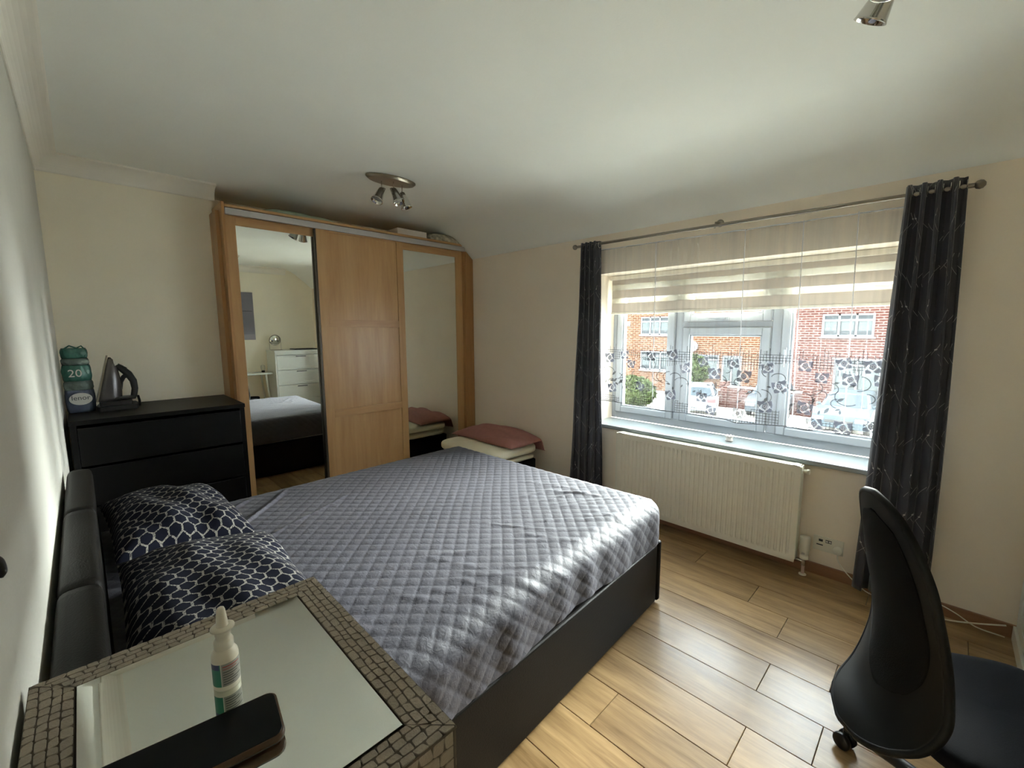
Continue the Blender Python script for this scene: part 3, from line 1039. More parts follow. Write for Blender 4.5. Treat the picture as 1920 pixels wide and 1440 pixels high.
def build_quilt():
    NU, NV = 430, 400
    Lx, Ly = 2.10, 1.69
    rad = .085
    # arc-length axes; x: from head (0) over foot edge; y: near hem .. far hem
    drop_n, drop_f, drop_x = .23, .235, .17
    ztop = .592

    def edge(d, drop):
        """d: arc length past the start of the rounding; returns (advance, fall)"""
        a = np.clip(d / rad, 0, PI / 2)
        adv = np.where(d < 0, 0, rad * np.sin(a))
        fall = np.where(d < 0, 0, rad * (1 - np.cos(a)))
        extra = np.clip(d - rad * PI / 2, 0, None)
        return adv, fall + extra
    arcx = Lx - rad + rad * PI / 2 + (drop_x - rad)
    arcy = Ly - 2 * rad + 2 * rad * PI / 2 + (drop_n - rad) + (drop_f - rad)
    U, V = np.meshgrid(np.linspace(0, arcx, NU), np.linspace(0, arcy, NV))
    # foot
    dx = U - (Lx - rad)
    advx, fx = edge(dx, drop_x)
    X = np.where(dx < 0, U, Lx - rad + advx)
    # near edge
    dn = (drop_n - rad) + rad * PI / 2 - V
    advn, fn = edge(dn, drop_n)
    yn0 = rad
    far0 = (drop_n - rad) + rad * PI / 2 + (Ly - 2 * rad)
    df = V - far0
    advf, ff = edge(df, drop_f)
    Y = np.where(dn > 0, yn0 - advn, np.where(df > 0, Ly - rad + advf, yn0 + (V - (drop_n - rad) - rad * PI / 2)))
    fy = np.maximum(fn, ff)
    fall = (fx ** 3 + fy ** 3) ** (1 / 3)
    # rounded mattress corner in plan: pull in where both fall
    corner = np.clip(np.minimum(fx, fy) / .12, 0, 1)
    X -= corner * .045
    Y += corner * .045 * np.where(dn > 0, 1, -1)
    Z = ztop - fall
    # soft unevenness of the mattress
    Z += .006 * np.sin(U * 2.3 + .5) * np.sin(V * 2.0) - .012 * np.clip((.5 - U), 0, .5) * 2 * 0
    # quilting: square cells with stitched valleys, diagonal to the bed
    a = (U + V) / math.sqrt(2) + .004 * np.sin(U * 9) * np.sin(V * 7)
    b_ = (U - V) / math.sqrt(2) + .004 * np.sin(V * 8 + 1)
    s = .0485
    puff = (np.abs(np.sin(PI * a / s)) ** .25) * (np.abs(np.sin(PI * b_ / s)) ** .25)
    ph = .0043 * puff
    # wrinkles
    r = np.random.default_rng(3)
    W = np.zeros_like(U)
    def fold(x0, y0, x1, y1, h, wd_):
        """a raised crease from one point to another, in arc coordinates"""
        d = np.array([x1 - x0, y1 - y0]); L = np.hypot(*d); d /= L
        t = (U - x0) * d[0] + (V - y0) * d[1]
        n = -(U - x0) * d[1] + (V - y0) * d[0] + .012 * np.sin(t * 9 + x0 * 7)
        return h * np.exp(-(n / wd_) ** 2) * np.clip(np.minimum(t, L - t) / .08, 0, 1)
    yo = (drop_n - rad) + rad * PI / 2 - rad   # shift so arc y = local y + yo
    # pulls sweeping to the near side and to the foot corner
    for k in range(26):
        x0 = r.uniform(.25, 2.0); y0 = r.uniform(-.1, .25) + yo
        W += fold(x0, y0, x0 + r.uniform(-.35, -.05), y0 + r.uniform(.12, .38), r.uniform(.0015, .0035), r.uniform(.012, .022))
    for k in range(12):
        y0 = r.uniform(.1, .5)
        W += fold(1.85 + r.uniform(0, .2), y0 + yo, 1.75 + r.uniform(-.2, .2), y0 + yo + r.uniform(.1, .3), .0028, .016)
    # long light creases at the far head side
    W += fold(.30, 1.02 + yo, .78, 1.62 + yo, .010, .010)
    W += fold(.22, 1.20 + yo, .60, 1.60 + yo, .008, .009)
    W += fold(.42, .98 + yo, 1.0, 1.30 + yo, .004, .012)
    for k in range(30):
        x0 = r.uniform(.1, 1.9); y0 = r.uniform(.1, 1.6) + yo
        W += fold(x0, y0, x0 + r.uniform(-.2, .2), y0 + r.uniform(-.15, .15), r.uniform(.0008, .0018), .014)
    # hanging sides ripple outwards
    side_n = np.clip(dn / .15, 0, 1)
    side_x = np.clip(dx / .15, 0, 1)
    rip = np.sin(U * 23 + 2 * np.sin(U * 5)) * .5 + np.sin(U * 41 + 1) * .3
    ripx = np.sin(V * 21 + 2 * np.sin(V * 4)) * .5 + np.sin(V * 37 + 1) * .3
    # displacement along an approximate normal
    nx = np.where(dx > 0, np.sin(np.clip(dx / rad, 0, PI / 2)), 0)
    ny = np.where(dn > 0, -np.sin(np.clip(dn / rad, 0, PI / 2)), np.where(df > 0, np.sin(np.clip(df / rad, 0, PI / 2)), 0))
    nz = np.sqrt(np.clip(1 - nx ** 2 - ny ** 2, .05, 1))
    h = ph + W + .008 * side_n ** 2 * rip + .006 * side_x ** 2 * ripx
    X += nx * h; Y += ny * h; Z += nz * h
    # lowest hem wavers
    Z += np.clip(dn - .15, 0, 1) * .12 * np.sin(U * 6)
    Z = np.maximum(Z, .352 + 0 * Z)
    # to world: bilinear over the skewed bed; local x / 2.125, y / 1.69
    S = X / 2.095
    T = (Y - .002) / 1.672
    Tc, Sc = T, S
    wx = (NH.x * (1 - Sc) + NF.x * Sc) * (1 - Tc) + (FH.x * (1 - Sc) + FF.x * Sc) * Tc
    wy = (NH.y * (1 - Sc) + NF.y * Sc) * (1 - Tc) + (FH.y * (1 - Sc) + FF.y * Sc) * Tc
    pts = np.stack([wx, wy, Z], -1).reshape(-1, 3)
    idx = np.arange(NU * NV).reshape(NV, NU)
    q = np.stack([idx[:-1, :-1], idx[:-1, 1:], idx[1:, 1:], idx[1:, :-1]], -1).reshape(-1, 4)
    me = bpy.data.meshes.new('quilted_bedspread')
    org = np.array([1.03, 1.78, .35])
    me.vertices.add(len(pts)); me.vertices.foreach_set('co', (pts - org).ravel())
    me.loops.add(q.size); me.loops.foreach_set('vertex_index', q.ravel())
    me.polygons.add(len(q)); me.polygons.foreach_set('loop_start', np.arange(0, q.size, 4)); me.polygons.foreach_set('loop_total', np.full(len(q), 4))
    me.update(calc_edges=True)
    me.polygons.foreach_set('use_smooth', np.ones(len(q), bool))
    me.materials.append(MT['quilt'])
    o = bpy.data.objects.new('quilted_bedspread', me)
    COL.objects.link(o)
    o.location = org
    tag(o, 'silver-grey diamond-quilted bedspread draped over the bed', 'bedspread')
    return o


quilt = build_quilt()


def pillow(cx, cy, lx, ly, rot, z0, h, tilt, label, sd):
    Rz = Matrix.Translation((cx, cy, z0)) @ Euler((0, tilt, rot)).to_matrix().to_4x4()

    def surf(u, v, sgn):
        a, b2 = 2 * u - 1, 2 * v - 1
        e = max(0, (1 - abs(a) ** 3)) ** .5 * max(0, (1 - abs(b2) ** 3)) ** .5
        z = h * .5 * e * (1 + .07 * math.sin(6 * a + sd) * math.cos(5 * b2 + sd) + .05 * math.sin(13 * a * b2 + sd))
        z += .006 * math.sin(9 * a + 4 * b2 + sd) * e
        # seams pull in between the corners
        x = a * lx / 2 * (1 - .05 * (1 - b2 * b2)) * (1 - .03 * e)
        y = b2 * ly / 2 * (1 - .05 * (1 - a * a)) * (1 - .03 * e)
        return Rz @ Vector((x, y, h * .30 + (z * 1.25 if sgn > 0 else -z * .55)))
    mb_ = MB()
    uv = lambda u, v: (u * lx * 1.1 + sd, v * ly * 1.1)
    mb_.grid(lambda u, v: surf(u, v, 1), 56, 64, uv)
    mb_.grid(lambda u, v: surf(1 - u, v, -1), 30, 34, uv)
    o_ = mb_.build('pillow', MT['pillow'], origin=(cx, cy, z0))
    return tag(o_, label, 'pillow')


pillow(.215, 2.29, .44, .70, math.radians(2), .612, .19, math.radians(7), 'navy and white honeycomb pillow at the far side by the black chest', .4)
pillow(.232, 1.47, .47, .90, math.radians(-2), .612, .185, math.radians(6), 'navy and white honeycomb pillow nearest the mirrored bedside cabinet', 2.7)

# ================================================================= BEDSIDE CABINET (mirrored top, crocodile-embossed frame)
NX0, NX1, NY0, NY1, NZ = -0.098, 0.302, 0.408, 0.895, 0.97
ns = thing('bedside_cabinet', (.1, .65, 0), 'tall taupe crocodile-embossed bedside cabinet with mirrored top in the foreground', 'cabinet')
MB().box(NX0 + .012, NX1 - .012, NY0 + .012, NY1 - .012, .05, NZ - .006).build('carcass', MT['groove'], ns)
for px_, py_ in ((NX0 + .03, NY0 + .03), (NX1 - .03, NY0 + .03), (NX0 + .03, NY1 - .03), (NX1 - .03, NY1 - .03)):
    MB().box(px_ - .018, px_ + .018, py_ - .018, py_ + .018, 0, .05).build('foot', MT['blackplastic'], ns)
ix0, ix1, iy0, iy1 = NX0 + .0495, NX1 - .0500, NY0 + .0500, NY1 - .0495


def scales(P, w, h, cw, chh, sd, mask=None):
    """irregular rounded scale cells covering a w x h strip; P maps (a, b, up) to world"""
    r = np.random.default_rng(sd)
    nb = max(1, round(h / chh))
    rows = [0]
    for j in range(1, nb):
        rows.append(h * j / nb)
    rows.append(h)
    nw = 14
    offs = [[(r.uniform(-1, 1) * chh * .16 if 0 < j < nb else 0) for _ in range(nw + 1)] for j in range(nb + 1)]

    def rowy(j, a):
        t = min(max(a / w, 0), 1) * nw
        i = min(int(t), nw - 1)
        return rows[j] + offs[j][i] * (1 - (t - i)) + offs[j][i + 1] * (t - i)
    mb_ = MB()
    for j in range(nb):
        a = -r.uniform(0, .6) * cw
        while a < w:
            a2 = a + cw * r.uniform(.7, 1.35)
            a0, a1 = max(a, 0), min(a2, w)
            sk = r.uniform(-.12, .12) * cw
            if a1 - a0 > cw * .22:
                g = .0006
                ok = True
                quad = [(a0 + g + (sk if a0 > 0 else 0), rowy(j, a0) + g), (a1 - g + (sk if a1 < w else 0), rowy(j, a1) + g),
                        (a1 - g - (sk if a1 < w else 0), rowy(j + 1, a1) - g), (a0 + g - (sk if a0 > 0 else 0), rowy(j + 1, a0) - g)]
                cxx = sum(q[0] for q in quad) / 4; cyy = sum(q[1] for q in quad) / 4
                if mask:
                    quad = [mask(*q) for q in quad]
                    if any(q is None for q in quad): ok = False
                if ok:
                    k = .13
                    octo = []
                    for i in range(4):
                        p, q, n = quad[i - 1], quad[i], quad[(i + 1) % 4]
                        octo.append((q[0] + (p[0] - q[0]) * k, q[1] + (p[1] - q[1]) * k))
                        octo.append((q[0] + (n[0] - q[0]) * k, q[1] + (n[1] - q[1]) * k))
                    inn = [(cxx + (x - cxx) * .92, cyy + (y - cyy) * .92) for x, y in octo]
                    vs = [P(x, y, 0) for x, y in octo] + [P(x, y, .0011) for x, y in inn]
                    mb_.add(vs, [(i, (i + 1) % 8, 8 + (i + 1) % 8, 8 + i) for i in range(8)] + [tuple(range(8, 16))])
            a = a2
    return mb_


def frame_side(name, P, quad_len, wdt, sd, miter0, miter1, cw=.018, chh=.0105):
    """a mitred border: strip of length quad_len, width wdt; inner edge at b = wdt"""
    def mask(a, b2):
        lo, hi = miter0 * b2, quad_len - miter1 * b2
        return (min(max(a, lo + .0008), hi - .0008), b2)
    pts = [P(0, 0, -.0035), P(quad_len, 0, -.0035), P(quad_len - miter1 * wdt, wdt, -.0035), P(miter0 * wdt, wdt, -.0035),
           P(0, 0, 0), P(quad_len, 0, 0), P(quad_len - miter1 * wdt, wdt, 0), P(miter0 * wdt, wdt, 0)]
    base = MB().add(pts, [(0, 3, 2, 1), (4, 5, 6, 7)] + [(i, (i + 1) % 4, 4 + (i + 1) % 4, 4 + i) for i in range(4)]).build(name, MT['groove'], ns)
    s_ = scales(P, quad_len, wdt, cw, chh, sd, mask).build('embossed_scales', MT['scale'], base)
    s_['kind'] = 'stuff'


ft = NZ + .0  # frame top
zt = lambda k: ft + k
LX, LY = NX1 - NX0, NY1 - NY0
frame_side('top_border', lambda a, b2, k: (NX0 + b2, NY0 + a, zt(k)), LY, .047, 11, 1, 1)
frame_side('top_border', lambda a, b2, k: (NX1 - b2, NY0 + a, zt(k)), LY, .047, 12, 1, 1)
frame_side('top_border', lambda a, b2, k: (NX0 + a, NY0 + b2, zt(k)), LX, .047, 13, 1, 1)
frame_side('top_border', lambda a, b2, k: (NX0 + a, NY1 - b2, zt(k)), LX, .047, 14, 1, 1)
# outer faces of the cabinet
frame_side('front_face', lambda a, b2, k: (NX1 - .002 + k, NY0 + a, NZ - .003 - b2), LY, .90, 15, 0, 0, .024, .020)
frame_side('side_face', lambda a, b2, k: (NX0 + a, NY0 + .002 - k, NZ - .003 - b2), LX, .90, 16, 0, 0, .024, .020)
frame_side('side_face', lambda a, b2, k: (NX0 + a, NY1 - .002 + k, NZ - .003 - b2), LX, .90, 17, 0, 0, .024, .020)
# bevelled mirror glass standing proud of a dark rebate
mb = MB()
mz0, mz1, bw = NZ - .004, NZ + .0022, .016
ox = [(ix0, iy0), (ix1, iy0), (ix1, iy1), (ix0, iy1)]
inn = [(ix0 + bw, iy0 + bw), (ix1 - bw, iy0 + bw), (ix1 - bw, iy1 - bw), (ix0 + bw, iy1 - bw)]
vs = [(x, y, mz0) for x, y in ox] + [(x, y, mz1 - .0006) for x, y in ox] + [(x, y, mz1) for x, y in inn]
mb.add(vs, [(0, 3, 2, 1), (8, 9, 10, 11)] + [(i, (i + 1) % 4, 4 + (i + 1) % 4, 4 + i) for i in range(4)] + [(4 + i, 4 + (i + 1) % 4, 8 + (i + 1) % 4, 8 + i) for i in range(4)])
mb.build('mirror_top', MT['tmirror'], ns)

# nasal spray
BX, BY = .107, .697
sb = thing('nasal_spray', (BX, BY, mz1), 'small white nasal spray bottle with green label on the mirrored cabinet top', 'bottle')
MB().lathe([(.0, 0), (.0155, 0), (.0168, .002), (.0168, .046), (.0160, .051), (.013, .056), (.0115, .058), (.0115, .060), (0, .060)], (BX, BY, mz1), 36).build('bottle', MT['offwhite'], sb)


def arc_band(r, z0, z1, a0, a1, n=16):
    mb_ = MB()
    mb_.grid(lambda u, v: (BX + r * math.cos(a0 + (a1 - a0) * u), BY + r * math.sin(a0 + (a1 - a0) * u), mz1 + z0 + (z1 - z0) * v), n, 1)
    return mb_


face = math.atan2(-BY, -BX)  # towards the camera side
lab = arc_band(.01695, .008, .042, face - 2.4, face + 2.4, 30).build('label', MT['print_grey'], sb)
arc_band(.01705, .008, .042, face - 1.35, face - .42).build('label_panel', MT['print_green'], lab)
arc_band(.01712, .034, .042, face - 1.35, face - .50).build('label_panel', MT['print_navy'], lab)
arc_band(.01705, .008, .042, face - .42, face - .34, 2).build('label_edge', MT['print_white'], lab)
arc_band(.01710, .037, .0385, face - .25, face + 1.1).build('print_line', MT['print_red'], lab)
arc_band(.01710, .0335, .0345, face - .25, face + .8).build('print_line', MT['print_red'], lab)
for k in range(6):
    arc_band(.01710, .011 + k * .0036, .0121 + k * .0036, face - .25, face + .5 + .35 * ((k * 7) % 3)).build('print_line', MT['print_dark'], lab)
MB().lathe([(0.0118, 0), (.0122, .001), (.0122, .010), (.0112, .0125), (.0095, .013), (.0095, .019), (.0100, .020), (.0100, .030), (.0, .030)], (BX, BY, mz1 + .0585), 32).build('pump_collar', MT['offwhite'], sb)
MB().lathe([(.0100, 0), (.0150, .001), (.0150, .003), (.0085, .005), (0, .005)], (BX, BY, mz1 + .0865), 32).build('finger_flange', MT['offwhite'], sb)
MB().lathe([(.0076, 0), (.0066, .012), (.0052, .024), (.0042, .027), (.002, .0285), (0, .029)], (BX, BY, mz1 + .091), 28).build('nozzle', MT['offwhite'], sb)

# phone
ph = thing('smartphone', (.06, .59, mz1), 'black smartphone in an amber-edged case lying on the mirrored cabinet top', 'phone')
Rp = Matrix.Translation((.0500, .5905, mz1)) @ Euler((0, 0, math.radians(-7.5))).to_matrix().to_4x4()


def rrect(hx, hy_, r, n=6):
    pts = []
    for cx_, cy_, a0 in ((hx - r, hy_ - r, 0), (-hx + r, hy_ - r, PI / 2), (-hx + r, -hy_ + r, PI), (hx - r, -hy_ + r, 1.5 * PI)):
        for k in range(n + 1):
            a = a0 + PI / 2 * k / n
            pts.append((cx_ + r * math.cos(a), cy_ + r * math.sin(a)))
    return pts


def layered(layers, M_):
    mb_ = MB()
    n = len(layers[0][0])
    vs = [M_ @ Vector((x, y, z)) for poly_, z in layers for x, y in poly_]
    fs = [(j * n + i, j * n + (i + 1) % n, (j + 1) * n + (i + 1) % n, (j + 1) * n + i) for j in range(len(layers) - 1) for i in range(n)]
    mb_.add(vs, fs, True)
    mb_.add(vs, [tuple(range(n))[::-1], tuple(range((len(layers) - 1) * n, len(layers) * n))])
    return mb_


layered([(rrect(.0900, .037, .012), .003), (rrect(.0935, .0405, .013), .0045), (rrect(.0942, .0412, .0135), .009), (rrect(.0935, .0405, .013), .0135), (rrect(.0920, .0390, .012), .0142)], Rp).build('case', MT['phonecase'], ph)
layered([(rrect(.0915, .0385, .0115), .0143), (rrect(.0910, .0380, .011), .0150)], Rp).build('screen', MT['screen'], ph)
layered([(rrect(.018, .018, .006), 0.0002), (rrect(.018, .018, .006), .0032)], Rp @ Matrix.Translation((-.055, .014, 0))).build('camera_bump', MT['blackplastic'], ph)

# ================================================================= FOAM STOOL and pink cloth
ot = thing('footstool', (2.68, 3.0, 0), 'low black box stool with two cream foam pads between bed foot and wall', 'stool')


def cushion(x0, x1, y0, y1, z0, z1, name, sd):
    def fn(u, v):
        th = 2 * PI * u
        ph_ = PI * (v - .5)
        c, s_ = math.cos(th), math.sin(th)
        e = .28
        ex = math.copysign(abs(c) ** e, c); ey = math.copysign(abs(s_) ** e, s_)
        cp_ = max(0, math.cos(ph_)) ** .35
        sz = math.copysign(abs(math.sin(ph_)) ** .6, math.sin(ph_))
        wob = .006 * math.sin(5 * th + sd) + .004 * math.sin(3 * th + 4 * v)
        return ((x0 + x1) / 2 + (x1 - x0) / 2 * ex * cp_ * (1 + wob), (y0 + y1) / 2 + (y1 - y0) / 2 * ey * cp_ * (1 + wob), (z0 + z1) / 2 + (z1 - z0) / 2 * sz + .006 * math.sin(3 * th + sd) * cp_)
    return MB().grid(fn, 64, 20, closeu=True).build(name, MT['cream'], ot)


MB().box(2.38, 2.94, 2.64, 3.36, .03, .285).build('base', MT['matteblack'], ot, bevel=.01)
for fx, fy in ((2.42, 2.68), (2.90, 2.68), (2.42, 3.32), (2.90, 3.32)):
    MB().box(fx - .02, fx + .02, fy - .02, fy + .02, 0, .035).build('foot', MT['blackplastic'], ot)
cushion(2.36, 2.95, 2.62, 3.37, .285, .35, 'foam_pad', 1)
cushion(2.34, 2.96, 2.60, 3.38, .345, .445, 'foam_pad', 2)


def pdrop(x, y, z, e):
    if x > 2.965:
        return z - .10 * max(0, min(1, (x - 2.965) / .03))
    return z


heap('folded_cardigan', 2.56, 3.0, 2.585, 3.42, .455, .10, MT['pink'], 'dusty pink knitted garment folded on the cream foam stool', 'clothing', 21, 60, 60, droop=pdrop, amp=.35)

# ================================================================= RADIATOR
RY0, RY1, RZ0, RZ1, RX0 = .545, 1.785, .075, .672, 2.945
rd = thing('radiator', (3.0, 1.17, 0), 'long cream ribbed panel radiator under the window sill', 'radiator')
# pressed front panel with vertical channels
nch = 37
cy = (RY1 - RY0 - .06) / nch
prof = [(RY0, 0), (RY0 + .02, 0)]
for k in range(nch):
    y = RY0 + .03 + k * cy
    prof += [(y, 0), (y + cy * .16, .0065), (y + cy * .42, .0065), (y + cy * .58, 0)]
prof += [(RY1 - .02, 0), (RY1, 0)]
mb = MB()
zs = [(RZ0, 0), (RZ0 + .035, 0), (RZ0 + .05, 1), (RZ1 - .05, 1), (RZ1 - .035, 0), (RZ1, 0)]
n_ = len(prof)
vs = [(RX0 + d * k_, y, z) for z, k_ in zs for y, d in prof]
mb.add(vs, [(j * n_ + i, j * n_ + i + 1, (j + 1) * n_ + i + 1, (j + 1) * n_ + i) for j in range(len(zs) - 1) for i in range(n_ - 1)])
mb.build('front_panel', MT['radiator'], rd)
MB().box(RX0 + .008, RX0 + .016, RY0 + .002, RY1 - .002, RZ0 + .002, RZ1 - .002).build('water_panel', MT['radiator'], rd)
MB().box(RX0 + .055, RX0 + .066, RY0 + .002, RY1 - .002, RZ0 + .002, RZ1 - .002).build('back_panel', MT['radiator'], rd)
g = MB()
for a, b2 in ((RX0 + .004, RX0 + .022), (RX0 + .030, RX0 + .048), (RX0 + .052, RX0 + .068)):
    g.box(a, b2, RY0 + .006, RY1 - .006, RZ1 - .004, RZ1 + .003)
for k in range(3):
    yy = RY0 + .02 + (RY1 - RY0 - .06) * k / 2
    g.box(RX0 + .004, RX0 + .068, yy, yy + .022, RZ1 - .002, RZ1 + .005)
g.build('top_grille', MT['radwhite'], rd, bevel=.001)
MB().box(RX0 + .002, RX0 + .066, RY0 - .004, RY0 + .001, RZ0 + .02, RZ1).build('end_cap', MT['radwhite'], rd)
MB().box(RX0 + .002, RX0 + .066, RY1 - .001, RY1 + .004, RZ0 + .02, RZ1).build('end_cap', MT['radwhite'], rd)
MB().lathe([(.012, 0), (.012, .022), (.016, .026), (.016, .04), (0, .04)], n=14, M=Matrix.Translation((RX0 + .05, RY0 + .004, RZ1 - .035)) @ Euler((PI / 2, 0, 0)).to_matrix().to_4x4()).build('bleed_valve', MT['whiteplastic'], rd)
for yy in (RY0 + .15, RY1 - .15):
    MB().box(RX0 + .066, XW - .001, yy - .02, yy + .02, .15, .60).build('bracket', MT['radwhite'], rd)
VX, VY = 2.985, .503
tv = MB().lathe([(.018, .10), (.022, .102), (.023, .118), (.021, .120), (.021, .132), (.0235, .134), (.0235, .150), (.0265, .155), (.0275, .235), (.025, .242), (0, .243)], (VX, VY, 0), 28).build('thermostat_head', MT['whiteplastic'], rd)
vb = MB()
vb.tube([(VX, VY, .06), (VX, VY, .10)], .012, 14)
vb.tube([(VX, VY, .085), (VX, RY0 + .01, .085)], .011, 14)
vb.build('valve_body', MT['chrome'], rd)
MB().tube([(VX, VY, 0), (VX, VY, .062)], .0085, 14).build('pipe', MT['copper'], rd)
MB().lathe([(.020, 0), (.020, .004), (.0095, .008), (0, .008)], (VX, VY, 0), 18).build('pipe_collar', MT['whiteplastic'], rd)
for k in range(4):
    MB().box(VX - .0262, VX - .024, VY - .008 + k * .0045, VY - .006 + k * .0045, .137, .148).build('grip_slot', MT['print_grey'], tv)

# ================================================================= SOCKET, PLUG
so = thing('wall_socket', (XW, .40, .2), 'white double wall socket with black slots low on the window wall', 'socket')
MB().box(XW - .010, XW - .0005, .325, .472, .155, .245).build('plate', MT['whiteplastic'], so, bevel=.003)
MB().box(XW - .0118, XW - .0099, .425, .445, .214, .228).build('switch', MT['print_dark'], so)
MB().box(XW - .0118, XW - .0099, .382, .412, .213, .231).build('usb_port', MT['print_dark'], so)
for a in (.384, .399):
    MB().box(XW - .0128, XW - .0116, a, a + .011, .217, .227).build('port_rim', MT['print_white'], so)
MB().box(XW - .0118, XW - .0099, .423, .455, .190, .196).build('socket_slot', MT['print_dark'], so)
pg = thing('plug_and_cable', (XW - .02, .355, .19), 'white mains plug with a white cable trailing down to the floor', 'plug')
MB().lathe([(.0, 0), (.023, 0), (.024, .003), (.022, .02), (.017, .026), (0, .027)], n=22, M=Matrix.Translation((XW - .012, .350, .187)) @ Euler((0, -PI / 2, 0)).to_matrix().to_4x4()).build('plug', MT['whiteplastic'], pg, bevel=0)


def bez(pts, n=10):
    """Catmull-Rom through points"""
    P_ = [Vector(p) for p in pts]
    P_ = [P_[0] * 2 - P_[1]] + P_ + [P_[-1] * 2 - P_[-2]]
    out = []
    for i in range(1, len(P_) - 2):
        for k in range(n):
            t = k / n
            a, b2, c, d = P_[i - 1], P_[i], P_[i + 1], P_[i + 2]
            out.append(.5 * ((2 * b2) + (c - a) * t + (2 * a - 5 * b2 + 4 * c - d) * t * t + (3 * b2 - a - 3 * c + d) * t ** 3))
    out.append(P_[-2])
    return out


MB().tube(bez([(XW - .024, .348, .168), (XW - .03, .345, .14), (XW - .035, .32, .10), (XW - .04, .26, .045), (XW - .05, .19, .008), (XW - .05, .10, .005), (XW - .04, -.02, .006)]), .0032, 8).build('cable', MT['whiteplastic'], pg)
tag(MB().tube(bez([(3.03, -.02, .075), (3.03, -.09, .062), (3.02, -.15, .045), (3.02, -.22, .010), (3.02, -.315, .006)]), .003, 8).build('cable', MT['whiteplastic'], origin=(3.02, -.2, 0)),
    'thin white cable dipping to the floor against the skirting in the right corner', 'cable')
tag(MB().tube(bez([(3.0, .02, .005), (3.0, -.10, .004), (3.01, -.2, .026), (3.02, -.315, .066)]), .0038, 8).build('cable', MT['whiteplastic'], origin=(3.0, -.2, 0)),
    'thicker white cable rising from the floor towards the right corner', 'cable')

# ================================================================= CURTAIN POLE AND CURTAINS
ZR = 2.142
PX = 2.965
pole = thing('curtain_pole', (PX, 1.1, ZR), 'slim grey metal curtain pole with round finials above the window', 'curtain pole')
MB().tube([(PX, -.03, ZR - .012), (PX, 2.22, ZR + .014)], .0105, 14).build('pole', MT['steel'], pole)
for yy, zz in ((-.045, ZR - .012), (2.235, ZR + .014)):
    MB().lathe([(0, -.021), (.012, -.017), (.020, -.006), (.020, .006), (.012, .017), (0, .021)], (PX, yy, zz), 18).build('finial', MT['steel'], pole)
for yy in (1.12,):
    bk = MB()
    bk.lathe([(.024, 0), (.024, .006), (.012, .01), (0, .01)], n=18, M=Matrix.Translation((XW - .0005, yy, ZR + .03)) @ Euler((0, -PI / 2, 0)).to_matrix().to_4x4())
    bk.tube([(XW - .008, yy, ZR + .03), (PX + .01, yy, ZR + .022), (PX, yy, ZR - .014)], .006, 10)
    bk.build('bracket', MT['steel'], pole)
# the slim wire that carries the net, behind the pole
nw = MB().tube([(3.015, WY0 + .01, 2.088), (3.015, WY1 + .02, 2.112)], .003, 8).build('net_wire', MT['steel'], pole)


def curtain(name, top, bot, folds, amp, xw, label, sag=None, nz=46, cw=1.0):
    """top / bot: (y0, y1) spans; accordion folds in x"""
    nu = folds * 14
    z1, z0 = ZR + .030, .045

    def fn(u, v):
        # v 0 = top, 1 = bottom
        y0 = top[0] + (bot[0] - top[0]) * v
        y1 = top[1] + (bot[1] - top[1]) * v
        if sag: y0, y1 = sag(v, y0, y1)
        a = 2 * PI * folds * u
        am = amp * (1 - .35 * math.sin(PI * v))
        x = xw + am * math.sin(a) + .010 * math.sin(3 * v * PI + u * 7) * v
        y = y0 + (y1 - y0) * u + .014 * math.sin(2 * a + 1.2 * v)
        return (x, y, z1 + (z0 - z1) * v)
    mb_ = MB().grid(fn, nu, nz, uv=lambda u, v: (u * cw, (1 - v) * 2.1))
    th = thing(name, (xw, (top[0] + top[1]) / 2, ZR), label, 'curtain')
    mb_.build('cloth', MT['curtain'], th, solid=.003)
    for k in range(folds * 2):
        u = (k + .5) / (folds * 2) if False else k / (folds * 2)
        p_ = fn(u + .001, .015)
        ang = 0
        rg = MB()
        pts = [Vector((xw + .019 * math.cos(2 * PI * q / 18), p_[1], ZR + .019 * math.sin(2 * PI * q / 18) - .004)) for q in range(18)]
        rg.tube(pts, .0028, 6, closed=True)
        rg.build('eyelet', MT['chrome'], th)
    return th


def sag_r(v, y0, y1):
    # right curtain: leading edge swells to the window between sill and floor
    return y0 - 0.012 * math.sin(PI * v), y1 + (.035 * v)


curtain('curtain', (-.005, .205), (-.045, .215), 4, .030, 2.955, 'charcoal eyelet curtain with silver ogee lines, right of the window', sag_r, cw=.95)
curtain('curtain', (1.99, 2.15), (1.925, 2.245), 4, .030, 2.955, 'charcoal eyelet curtain gathered at the left end of the pole', None, cw=.95)

# ================================================================= NET CURTAIN with rose border
nt_ = thing('net_curtain', (3.0, 1.1, 1.5), 'white sheer net curtain with grey rose and trellis border across the window', 'net curtain')
HEM = [(2.02, .912), (1.969, .906), (1.859, .912), (1.738, .898), (1.557, .895), (1.45, .885), (1.329, .889), (1.214, .893), (1.104, .882), (1.0, .885), (.933, .870), (.807, .882), (.632, .893), (.55, .886), (.422, .904), (.384, .889), (.325, .900), (.234, .896), (.13, .90)]
HY = np.array([h[0] for h in HEM])[::-1]
HZ = np.array([h[1] for h in HEM])[::-1]
NY_0, NY_1 = .125, 2.02


def netx(y, z):
    """depth of the cloth"""
    t = (z - .9) / 1.2
    s1 = math.sin(y * 31 + 1.3 * math.sin(y * 5.1)) * .006
    # a few sharper folds
    s2 = 0
    for yc, wd_, h in ((.30, .012, .016), (.62, .010, .014), (.93, .012, .018), (1.30, .010, .010), (1.52, .012, .014), (1.78, .014, .014), (.22, .008, .012)):
        s2 += h * math.exp(-((y - yc - .03 * (t - .5)) / wd_) ** 2)
    return 2.998 + (s1 + s2) * (.5 + .5 * t)


